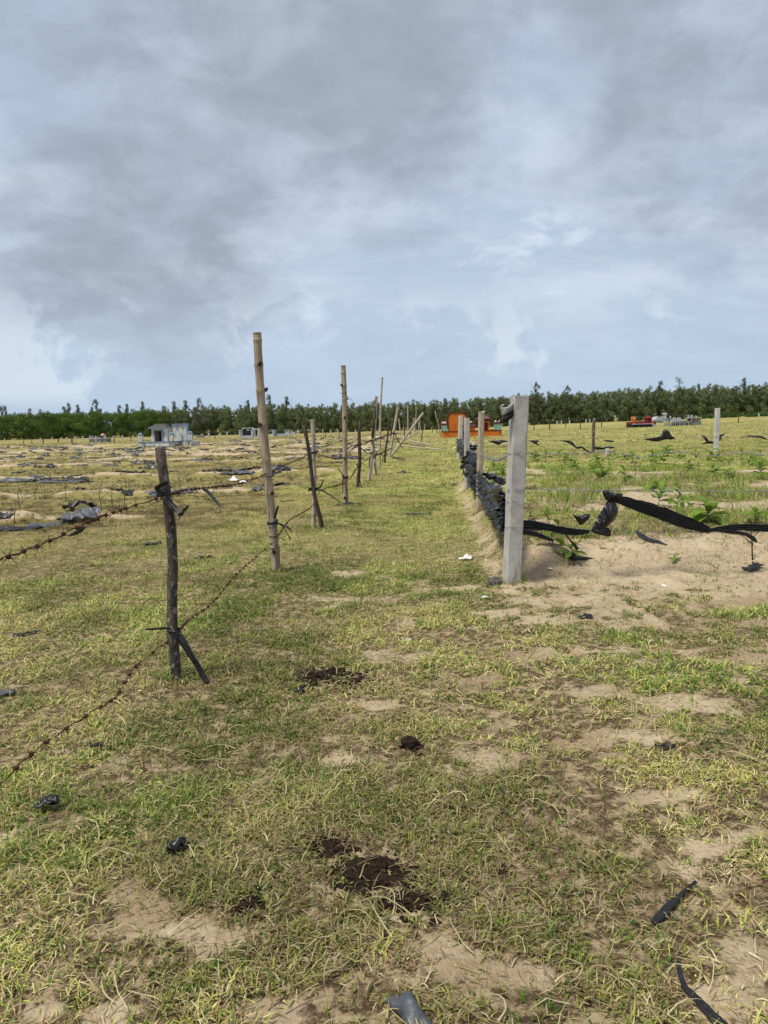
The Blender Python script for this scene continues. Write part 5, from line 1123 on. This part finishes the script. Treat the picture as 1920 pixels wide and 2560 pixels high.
# --- black and white tomb
t, g = tomb('black_tomb', (598, 1097), 'black tomb with white border and ball-topped white pillars', rz=-.15); u = g.y / FPX / 3.456; w = 175 * u
B(t, 'base', 'p_pale', (0, w, 0, 2.6, 0, .26)); B(t, 'base_foot', 'p_black', (-.05, w + .05, -.05, 2.7, -.1, .06))
hs = MB().prism([(.30, .261), (1.78, .261), (1.78, 1.15), (1.55, 1.33), (.53, 1.33), (.30, 1.15)], .5, .8).build('headstone', M['p_black'], t)
MB().prism([(.18, .3), (.298, .3), (.298, 1.16), (.53, 1.34), (1.55, 1.34), (1.782, 1.16), (1.782, .3), (1.9, .3), (1.9, 1.2), (1.62, 1.44), (.46, 1.44), (.18, 1.2)], .45, .9).build('border', M['p_pale'], hs)
B(hs, 'name_plate', 'p_pale', (.86, 1.24, .47, .498, 1.08, 1.20)); B(hs, 'inner_panel', 'p_black', (.78, 1.32, .48, .498, .4, 1.0))
for x, y in ((.1, .1), (w * .66, .1), (w - .1, .3), (w - .1, 2.4), (.1, 2.4)):
    p = B(t, 'pillar', 'p_pale', (x - .11, x + .11, y - .11, y + .11, .262, .95)); m = MB(); m.lathe([(.02, .95), (.10, 1.0), (.13, 1.07), (.10, 1.14), (.0, 1.17)], 10, (x, y, 0)); m.build('ball', M['p_white'], p, True)
B(t, 'shrine', 'p_black', (1.95, 2.35, 1.0, 1.8, .262, 1.15)); B(t, 'shrine_roof', 'p_grey', (1.5, 2.5, .8, 2.0, 1.151, 1.3), taper=.12); B(t, 'wall_rail', 'p_pale', (.22, w * .64, .04, .14, .262, .45))
# --- white cluster with blue gate
t, g = tomb('white_grave_group', (678, 1090), 'low white grave enclosure with blue-edged gate block and white cube', rz=-.05); u = g.y / FPX / 3.456
B(t, 'gate_block', 'p_white', (0, .42, 0, 1.4, 0, .98)); B(t, 'gate_edge', 'p_blue', (.422, .60, -.05, 1.4, 0, 1.04), (-.05, .42, -.05, 1.4, .981, 1.05)); B(t, 'gate_window', 'p_black', (.0, .22, -.02, -.002, .45, .75))
B(t, 'low_wall', 'p_pale', (.65, 2.9, .2, .4, 0, .36), (.65, .85, .4, 2.2, 0, .36)); B(t, 'grave_slab', 'p_pale', (1.0, 2.3, .8, 1.8, 0, .30)); B(t, 'white_cube', 'p_white', (1.85, 2.9, 1.0, 2.0, 0, .85)); B(t, 'cube_cover', 'p_grey', (1.7, 2.95, .9, 2.1, .851, .95))
pillar(t, 3.15, .3, .14, 0, .62, 'p_white', 'p_white'); pillar(t, 3.45, .4, .22, 0, .40, 'p_white', 'p_white', None, True); B(t, 'dark_slab', 'p_grey', (.6, 3.6, .0, .18, 0, .1))
# --- cross
g = G(746, 1088); u = g.y / FPX; m = MB(); m.box(-1.3 * u, 1.3 * u, -.05, .05, -.1, 14 * u); m.box(-4.2 * u, 4.2 * u, -.048, .048, 8 * u, 10.2 * u); o = m.build('grave_cross', M['concrete_white']); o.location = g; tag(o, 'plain white grave cross alone at the field edge', 'cross')
# --- grey tombs of the field
def grey_tomb(px, s, label, col, dome):
    t, g = tomb('grey_tomb', px, label); w = 2.3 * s; h = .45 * s
    B(t, 'base', col, (0, w, 0, 1.6 * s, 0, h)); B(t, 'coping', 'p_pale', (-.05, w + .05, -.05, 1.65 * s, h + .001, h + .10 * s)); B(t, 'inner_slab', 'p_grey', (.3 * s, 1.3 * s, .4 * s, 1.2 * s, h + .102 * s, h + .3 * s))
    pillar(t, .15 * s, .1, .22 * s, h + .102 * s, h + .38 * s, 'p_pale', 'p_pale'); pillar(t, w - .15 * s, .1, .22 * s, h + .102 * s, h + .32 * s, 'p_pale', 'p_pale')
    a = w * .72; p = B(t, 'lantern_post', 'p_grey', (a - .16 * s, a + .16 * s, .5 * s, .82 * s, h + .102 * s, h + .42 * s)); m = MB(); q = h + .421 * s; m.lathe([(.34 * s, q), (.36 * s, q + .05 * s), (.30 * s, q + .12 * s), (.22 * s, q + .14 * s), (.24 * s, q + .18 * s), (.12 * s, q + .28 * s), (.0, q + .32 * s)], 12, (a, .66 * s, 0)); m.build('dome', M[dome], p, True)
    B(p, 'dome_band', 'p_red', (a - .33 * s, a + .33 * s, .33 * s, .99 * s, h + .43 * s, h + .50 * s))
grey_tomb((223, 1106), 1.0, 'grey-green low tomb with small pink domed lantern before the dense trees', 'p_grey', 'p_pink')
grey_tomb((490, 1094), .52, 'tiny grey tomb with pink dome far behind the white tomb', 'p_grey', 'p_pink')
# --- red tomb
t, g = tomb('red_tomb', (1581, 1069), 'dark red tomb with orange headstone on the open grassy field', rz=.06); u = g.y / FPX / 6.38
B(t, 'base', 'p_black', (0, 320 * u, 0, 2.0, 0, .44)); B(t, 'ledge', 'p_pale', (.05, 330 * u, -.06, .3, .441, .52)); B(t, 'body', 'p_red', (70 * u, 335 * u, .302, 1.7, .441, .82)); B(t, 'side_wall', 'p_red', (-.05, .16, .3, 1.9, .441, .75))
hs = MB().prism([(15 * u, .441), (85 * u, .441), (85 * u, 165 * u), (72 * u, 182 * u), (28 * u, 182 * u), (15 * u, 165 * u)], .5, .8).build('headstone', M['p_orange'], t); m = MB(); m.lathe([(.0, -.01), (.12, -.01), (.12, .01), (.0, .01)], 10); o = m.build('medallion', M['p_white'], hs, True); o.location = (52 * u, .49, 150 * u); o.rotation_euler = (math.pi / 2, 0, 0)
sh = B(t, 'shrine', 'p_red', (275 * u, 345 * u, .6, 1.5, .821, 155 * u)); m = MB(); z = 155 * u + .001; m.add([(262 * u, .5, z), (358 * u, .5, z), (358 * u, 1.6, z), (262 * u, 1.6, z), (300 * u, .95, z + .24), (325 * u, .95, z + .24), (325 * u, 1.15, z + .24), (300 * u, 1.15, z + .24)], [(3, 2, 1, 0), (4, 5, 6, 7), (0, 1, 5, 4), (1, 2, 6, 5), (2, 3, 7, 6), (3, 0, 4, 7)]); m.build('roof', M['p_red'], sh)
B(t, 'step', 'p_pale', (325 * u, 410 * u, .2, 1.2, 0, .36)); pillar(t, 385 * u, .4, .2, .361, .62, 'p_red', 'p_red', 'p_red'); pillar(t, 362 * u, .35, .16, .361, .6, 'p_orange', 'p_red')
# --- grey arcaded tomb
t, g = tomb('arcaded_tomb', (1681, 1065), 'grey stone tomb with row of small arches and columned shrine', rz=.08); u = g.y / FPX / 6.38
B(t, 'base', 'p_grey', (0, 490 * u, .12, 2.2, 0, .42)); B(t, 'coping', 'p_grey', (0, 330 * u, .0, .25, .421, .56)); B(t, 'body', 'p_grey', (95 * u, 320 * u, .5, 1.7, .421, .70))
for k in range(9): m = MB(); x = (10 + 36 * k) * u; m.box(x, x + 12 * u, .0, .118, 0, .42); m.build('arch_pier', M['p_pale' if k % 2 else 'p_grey'], t)
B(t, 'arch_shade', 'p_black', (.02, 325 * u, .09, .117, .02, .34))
for x in (28, 108): MB().prism([(x * u, .57), ((x + 62) * u, .57), ((x + 62) * u, 115 * u), ((x + 45) * u, 140 * u), ((x + 15) * u, 140 * u), (x * u, 115 * u)], .4, .55).build('headstone', M['p_pale'], t)
for k, x in enumerate((330, 365, 400, 435, 470)):
    B(t, 'column', ['p_pale', 'p_tan', 'p_pale', 'p_tan', 'p_pale'][k], (x * u, (x + 18) * u, .3, .5, .421, 120 * u))
B(t, 'shrine_back', 'p_red', (330 * u, 480 * u, .9, 1.4, .421, 118 * u)); rf = B(t, 'shrine_roof', 'p_grey', (305 * u, 490 * u, .1, 1.8, 120 * u + .001, 136 * u), taper=.05); m = MB(); m.lathe([(.03, 0), (.12, .05), (.15, .12), (.1, .2), (0, .24)], 10, (368 * u, .9, 136 * u)); m.build('ball', M['p_white'], rf, True)
# --- pale tombs behind
t, g = tomb('domed_tomb', (1639, 1058), 'grey vaulted tomb half hidden behind the red tomb'); u = g.y / FPX / 6.38; B(t, 'base', 'p_grey', (0, 125 * u, 0, 2, 0, .5)); m = MB(); m.prism([(0, .501), (125 * u, .501), (122 * u, .75), (95 * u, 1.02), (40 * u, 1.05), (8 * u, .82)], .1, 1.9); m.build('vault', M['p_pale'], t)
t, g = tomb('small_shrine', (1658, 1056), 'white shrine with blue bowl-shaped front behind the grey tomb'); u = g.y / FPX / 6.38; s_ = 1.0
B(t, 'base', 'p_white', (0, 95 * u, 0, 1.4, 0, .42)); MB().prism([(2 * u, .421), (93 * u, .421), (105 * u, .8), (70 * u, .62), (28 * u, .62), (-8 * u, .8)], .0, .2).build('bowl_front', M['p_blue'], t); B(t, 'tower', 'p_white', (22 * u, 62 * u, .3, .8, .421, 1.35)); B(t, 'tower_roof', 'p_pale', (10 * u, 72 * u, .2, .9, 1.351, 1.5), taper=.08); pillar(t, 118 * u, .2, .25, 0, .8, 'p_pale', 'p_white', None, True)
# ------------------------------------------------------------------ trees: shared meshes, each tree its own thing
def crown_mesh(name, mt, blobs, n, smin, smax, seed, up=0.0, needle=False):
    r = np.random.default_rng(seed); wts = np.array([b_[3] * b_[4] * b_[5] for b_ in blobs]) ** 0.8; wts /= wts.sum()
    idx = r.choice(len(blobs), n, p=wts); bl = np.array(blobs)[idx]
    d = r.normal(size=(n, 3)); d /= np.linalg.norm(d, axis=1, keepdims=True); rad = r.random((n, 1)) ** .45
    c = bl[:, :3] + d * rad * bl[:, 3:6]
    s = r.uniform(smin, smax, n)[:, None]; a = r.normal(size=(n, 3)) + np.array([0, 0, up]); a /= np.linalg.norm(a, axis=1, keepdims=True)
    b_ = np.cross(a, r.normal(size=(n, 3))); b_ /= np.linalg.norm(b_, axis=1, keepdims=True)
    kx = 1.6 if not needle else 3.0; ky = .8 if not needle else .28
    V = np.stack([c - a * s * kx * .5, c + b_ * s * ky * .5, c + a * s * kx * .5, c - b_ * s * ky * .5], 1).reshape(-1, 3)
    base = r.random(len(blobs))[idx]; tint = np.repeat(np.clip(.55 * base + .45 * r.random(n), 0, 1), 4)
    i = np.arange(n) * 4; lo = np.stack([i, i + 1, i + 2, i + 3], 1).ravel()
    return np_mesh(name, V, lo, i, np.full(n, 4), mt, [('tint', tint)], smooth=False)
def trunk_mesh(name, mt, h, r0, lean, limbs, seed):
    r = random.Random(seed); mb = MB(); c = catmull([Vector((0, 0, -.3)), Vector((lean * .3, 0, h * .4)), Vector((lean, lean * .3, h))], 5); mb.tube(c, [r0 * (1 - .85 * i / len(c)) for i in range(len(c))], 6)
    for k in range(limbs):
        z = h * r.uniform(.3, .85); a = r.uniform(0, 6.28); l = h * r.uniform(.12, .25); p = Vector((lean * (z / h) ** 1.5, 0, z)); mb.tube([p, p + Vector((math.cos(a) * l, math.sin(a) * l, l * .8))], [r0 * .35, r0 * .08], 4)
    me = mb.mesh(name, True); me.materials.append(mt); return me
KD, KS, KC = [], [], []
for k in range(4):      # dense rounded broadleaf, ~5.4 m
    r = random.Random(k); bl = []
    for j in range(26):
        z = r.uniform(.3, 4.7); R_ = 1.75 * math.sin(math.pi * min(1, (z + .7) / 6.0)) + .25; a = r.uniform(0, 6.28); q = R_ * math.sqrt(r.random()); s = r.uniform(.5, .85); bl.append((q * math.cos(a), q * math.sin(a), z, s, s, s * .75))
    KD.append((trunk_mesh('trunk', M['trunk_pale'], 4.2, .09, r.uniform(-.2, .2), 6, k), crown_mesh('crown', M['leaf_dense'], bl, 4200, .08, .17, k)))
for k in range(5):      # slim plantation tree, ~5.6 m, bare lower trunk
    r = random.Random(k + 40); bl = []
    for j in range(20):
        q = j / 19; z = 1.1 + 4.3 * q; R_ = .95 * (1 - .6 * q) * r.uniform(.5, 1.15); a = r.uniform(0, 6.28); s = r.uniform(.36, .62) * (1.15 - .5 * q); bl.append((R_ * math.cos(a), R_ * math.sin(a), z, s, s, s * 1.05))
    KS.append((trunk_mesh('trunk', M['trunk_pale'], 5.2, .055, r.uniform(-.25, .25), 7, k + 40), crown_mesh('crown', M['leaf_slim'], bl, 3200, .07, .15, k + 40)))
for k in range(5):      # feathery ragged conifer-like tree, ~8 m
    r = random.Random(k + 80); bl = []
    for j in range(46):
        q = (j / 45) ** .9; z = 2.0 + 5.6 * q; R_ = 1.75 * (1 - .80 * q) * r.uniform(.1, 1.25); a = r.uniform(0, 6.28) if q < .7 else r.uniform(0, 2.2) + k; s = r.uniform(.22, .50) * (1.2 - .70 * q); bl.append((R_ * math.cos(a), R_ * math.sin(a), z + .3 * R_, s, s, s * 1.3))
    KC.append((trunk_mesh('trunk', M['bark_dark'], 7.7, .08, r.uniform(-.3, .3), 12, k + 80), crown_mesh('crown', M['leaf_cas'], bl, 2300, .10, .24, k + 80, .9, True)))
KB = []
for k in range(3):
    r = random.Random(k + 120); bl = [(r.uniform(-.8, .8), r.uniform(-.5, .5), r.uniform(.1, .6), .45, .45, .35) for _ in range(8)]
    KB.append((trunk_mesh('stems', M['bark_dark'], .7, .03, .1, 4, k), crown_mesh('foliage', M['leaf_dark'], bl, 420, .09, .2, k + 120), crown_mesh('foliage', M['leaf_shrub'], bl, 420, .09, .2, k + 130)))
def tree(name, pair, x, y, s, label, cat, group, pn=('trunk', 'crown'), sz=1.0):
    t = empty(name, (x, y, tz(x, y) - .05), random.uniform(0, 6.28)); t.scale = (s, s, s * sz); inst(pn[0], pair[0], parent=t); inst(pn[1], pair[1], parent=t); tag(t, label, cat, group)
cnt = [0, 0, 0, 0]
xw = -104.0
while xw < -45:
    for row, yy in enumerate((147, 151, 155)):
        tree('broadleaf_tree', random.choice(KD), xw + random.uniform(-.9, .9) + row * 1.1, yy + random.uniform(-1, 1), random.uniform(.92, 1.12), 'dense dark green rounded tree of the thick wood edge', 'tree', 'dense dark green trees of the wood edge'); cnt[0] += 1
    xw += 2.9
xw = -47.0
while xw < 108:
    for row, yy in enumerate((150, 153, 157)):
        h = 1.0 + .12 * sst(xw, 0, 40); tree('plantation_tree', random.choice(KS), xw + random.uniform(-.6, .6) + row * .7, yy + random.uniform(-1.2, 1.2) + .03 * abs(xw), float(h) * random.uniform(.88, 1.10), 'slim pale-trunked plantation tree in the crowded grey-green wood', 'tree', 'slim trees of the plantation'); cnt[1] += 1
    xw += 1.62
xw = -112.0
while xw < 116:
    yy = 164 + random.uniform(-3, 4); base = .93 if xw < -20 else (.70 if xw < 12 else .88)
    tree('feathery_tree', random.choice(KC), xw, yy, base * random.uniform(.74, 1.10), 'tall feathery dark tree rising behind the wood', 'tree', 'feathery trees rising over the wood'); cnt[2] += 1
    xw += random.uniform(1.6, 4.2)
for xw, yy, s in ((-36.5, 148.5, .98), (-60, 158, 1.05), (31.5, 152, 1.12), (38, 152, 1.0), (57, 153, 1.02), (75, 154, 1.02), (86, 153, .92), (-23, 156, 1.05)):
    tree('feathery_tree', random.choice(KC), xw, yy, s, 'tall feathery dark tree rising behind the wood', 'tree', 'feathery trees rising over the wood')
# bare straggly tree
t = empty('bare_tree', (62.8, 158, tz(62.8, 158))); mb = MB(); r = random.Random(5); mb.tube([(0, 0, -.3), (.1, 0, 4), (.2, 0, 8.2)], [.09, .06, .02], 6)
for k in range(40):
    z = r.uniform(5.0, 8.0); a = r.uniform(0, 6.28); l = r.uniform(.5, 1.2); mb.tube([(.12, 0, z), (.12 + math.cos(a) * l * .6, math.sin(a) * l * .6, z + l * .9)], [.03, .008], 3)
mb.build('trunk', M['trunk_pale'], t, True); inst('crown', crown_mesh('crown', M['leaf_cas'], [(r.uniform(-.7, .9), r.uniform(-.7, .7), r.uniform(5.8, 9), .3, .3, .3) for _ in range(14)], 260, .08, .18, 5, .8, True), parent=t); tag(t, 'sparse half-bare tree standing above the wood', 'tree')
xw = -44.0
while xw < 92:
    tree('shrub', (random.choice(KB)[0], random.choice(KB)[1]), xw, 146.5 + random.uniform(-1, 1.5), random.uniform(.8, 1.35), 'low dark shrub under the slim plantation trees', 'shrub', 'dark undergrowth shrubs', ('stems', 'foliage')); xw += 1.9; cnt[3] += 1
xw = 60.0
while xw < 92:
    b_ = random.choice(KB); tree('shrub', (b_[0], b_[2]), xw, 141 + random.uniform(-1.5, 1.5), random.uniform(.9, 1.4), 'bright green low shrub at the open field edge', 'shrub', 'bright green shrubs by the field edge', ('stems', 'foliage')); xw += random.uniform(1.3, 2.4)
bl = []
r = random.Random(77)
for k in range(1200):
    x = r.uniform(-115, 122); yy = r.uniform(159, 172); z0 = tz(x, yy); hh = 5.0 + (.9 if x > 20 else 0)
    z = r.uniform(.2, hh); bl.append((x, yy, z0 + z, 1.3, 1.0, .7))
wd_ = crown_mesh('wood', M['leaf_slim'], bl, 52000, .22, .5, 9); tag(link(bpy.data.objects.new('wood', wd_)), 'dark mass of the wood behind the front trees', None, kind='stuff')
print('trees', cnt)
# ------------------------------------------------------------------ sow the grass last, round everything that lies in it
blade_field('grass', 520000, (-3.6, 3.6), (1.2, 3.8), (.020, .056), (.0023, .0050), True, 'short grazed grass with straw on the near path')
blade_field('grass', 720000, (-5.9, 5.9), (3.8, 7.6), (.026, .064), (.0033, .0064), True, 'short grazed grass beside the bark stake')
blade_field('grass', 1450000, (-12, 12), (7.6, 18), (.04, .085), (.006, .011), False, 'short yellow-green grass farther along the path', ymul=1.15)
blade_field('grass', 700000, (-27, 27), (18, 44), (.06, .13), (.014, .026), False, 'short dry grass of the fields', ymul=1.2)
blade_field('grass', 330000, (-65, 65), (44, 105), (.09, .20), (.035, .06), False, 'dry grass of the far fields', ymul=1.2)
# taller weeds and runners in the plot and a few dry stalks on the path
def tufts(name, n, region, L, Wd, label, pal, pos=None):
    x = rng.uniform(region[0], region[1], n); y = rng.uniform(region[2], region[3], n); k = (plot_mask(x, y) > .8) & (fbm(x * .9, y * .9, 71, 3) > .5) if region[4] is True else (fbm(x * 1.3, y * 1.3, 73, 3) > .60) & (sandmask(x, y) < .5) if region[4] == 2 else (x < np.interp(y, FL_Y, FL_X) - 1.4) & (fbm(x * .7, y * .7, 72, 3) > .47) & (np.abs(x) < .6 * y + 1)
    if pos is not None: x, y = pos; k = np.ones(len(x), bool)
    x, y = x[k], y[k]; per = 14; m_ = len(x) * per; x = np.repeat(x, per) + rng.normal(0, .035, m_); y = np.repeat(y, per) + rng.normal(0, .035, m_); z = terrain(x, y) - .004
    az = rng.uniform(0, 6.283, m_); el = rng.uniform(.35, 1.35, m_); ln = rng.uniform(*L, m_); wd = rng.uniform(*Wd, m_); hx, hy = np.cos(az), np.sin(az); el2 = el - rng.uniform(.2, 1.2, m_)
    Bp = np.stack([x, y, z], 1); S = np.stack([-hy * wd, hx * wd, 0 * wd], 1) * .5; m1 = Bp + np.stack([hx * np.cos(el), hy * np.cos(el), np.sin(el)], 1) * (ln * .5)[:, None]; tp = m1 + np.stack([hx * np.cos(el2), hy * np.cos(el2), np.sin(el2)], 1) * (ln * .5)[:, None]
    V = np.stack([Bp - S, Bp + S, m1 + S, m1 - S, tp], 1).reshape(-1, 3); base = np.arange(m_); i = base * 5; lo = np.stack([i, i + 1, i + 2, i + 3, i + 3, i + 2, i + 4], 1).ravel(); st = np.stack([base * 7, base * 7 + 4], 1).ravel()
    col = pal[rng.integers(0, len(pal), m_)] * rng.uniform(.8, 1.2, (m_, 1)); C = np.repeat(np.concatenate([np.clip(col, 0, 1), np.ones((m_, 1))], 1), 5, 0)
    me = np_mesh(name, V, lo, st, np.tile([4, 3], m_), M['blade'], cols=[('bcol', C)], smooth=False); tag(link(bpy.data.objects.new(name, me)), label, None, kind='stuff')
tufts('weeds', 3600, (1.2, 10, 7.4, 20, True), (.10, .24), (.005, .010), 'green weeds growing through the sandy plot', np.concatenate([GREEN * 1.25, YEL[:2]]))
tufts('weeds', 1500, (1.2, 9, 7.2, 16, True), (.10, .26), (.003, .006), 'dry brown weed stalks of the sandy plot', STRAW * .85)

tufts('weeds', 5200, (-28, -1.5, 11.5, 46, False), (.06, .17), (.006, .014), 'brown dry weed clumps of the old plastic-strewn beds', np.concatenate([STRAW * .62, YEL[:2] * .45]))
tufts('weeds', 2600, (-3.4, 3.4, 1.4, 7.5, 2), (.018, .040), (.007, .013), 'low broad-leaved weeds and clover in the turf', GREEN[[0, 1, 3]] * .8)
bx_, by_ = [], []
for (B0, R0, nn) in ((s1B, s1R, 11), (b1B, b1R, 13), (d1B, d1R, 9), (d2B, d2R, 9), (b2B, b2R, 10), (s3B, s3R, 9), (pAB, pAR, 9), (pBB, pBR, 9), (c1B, c1W * .55, 8), (r2B, r2W * .55, 10), (c3B, c3W * .55, 10), (c4B, c4W * .55, 12), (c5B, c5W * .55, 14), (s5B, s5R, 12)):
    for q in range(nn):
        a = 6.283 * q / nn + random.random(); r0 = R0 + random.uniform(.015, .06); bx_.append(B0.x + math.cos(a) * r0); by_.append(B0.y + math.sin(a) * r0)
tufts('post_foot_grass', len(bx_), (0, 1, 0, 1, 2), (.05, .13), (.004, .007), 'taller grass left standing round the post feet', np.concatenate([GREEN * .9, YEL[:2], STRAW[:2]]), (np.array(bx_), np.array(by_)))
# long dry runners lying loose over the turf
def runners(n, label):
    x = rng.uniform(-3.2, 3.4, n); y = 1.4 + 5.2 * rng.uniform(0, 1, n) ** 1.3; K = 7; az = rng.uniform(0, 6.283, n); cv = rng.normal(0, .35, n); ln = rng.uniform(.07, .24, n); wd = rng.uniform(.0012, .0026, n); V = np.zeros((n, K, 2, 3)); px_, py2 = x.copy(), y.copy()
    for j in range(K):
        a = az + cv * j; f = j / (K - 1); hgt = .012 + .03 * np.sin(np.pi * f) * rng.uniform(.3, 1, n)
        w = wd * (1.15 - f); z = terrain(px_, py2) + hgt
        V[:, j, 0] = np.stack([px_ - np.sin(a) * w, py2 + np.cos(a) * w, z], 1); V[:, j, 1] = np.stack([px_ + np.sin(a) * w, py2 - np.cos(a) * w, z + .001], 1)
        px_ = px_ + np.cos(a) * ln / K; py2 = py2 + np.sin(a) * ln / K
    b0 = (np.arange(n) * K * 2)[:, None] + (np.arange(K - 1) * 2)[None]; lo = np.stack([b0, b0 + 1, b0 + 3, b0 + 2], 2).ravel(); q = n * (K - 1)
    col = STRAW[rng.integers(0, 4, n)] * rng.uniform(.85, 1.2, (n, 1)); C = np.repeat(np.concatenate([np.clip(col, 0, 1), np.ones((n, 1))], 1), K * 2, 0)
    me = np_mesh('dry_runners', V.reshape(-1, 3), lo, np.arange(q) * 4, np.full(q, 4), M['blade'], cols=[('bcol', C)], smooth=False); tag(link(bpy.data.objects.new('dry_runners', me)), label, None, kind='stuff')
runners(2600, 'long dry grass runners strewn over the turf')
print('tris', sum(sum(len(p.vertices) - 2 for p in m_.polygons) if len(m_.polygons) < 5000 else len(m_.loops) - 2 * len(m_.polygons) for m_ in bpy.data.meshes))

print('T6', round(_tm.time()-_t0,1))  # _tm
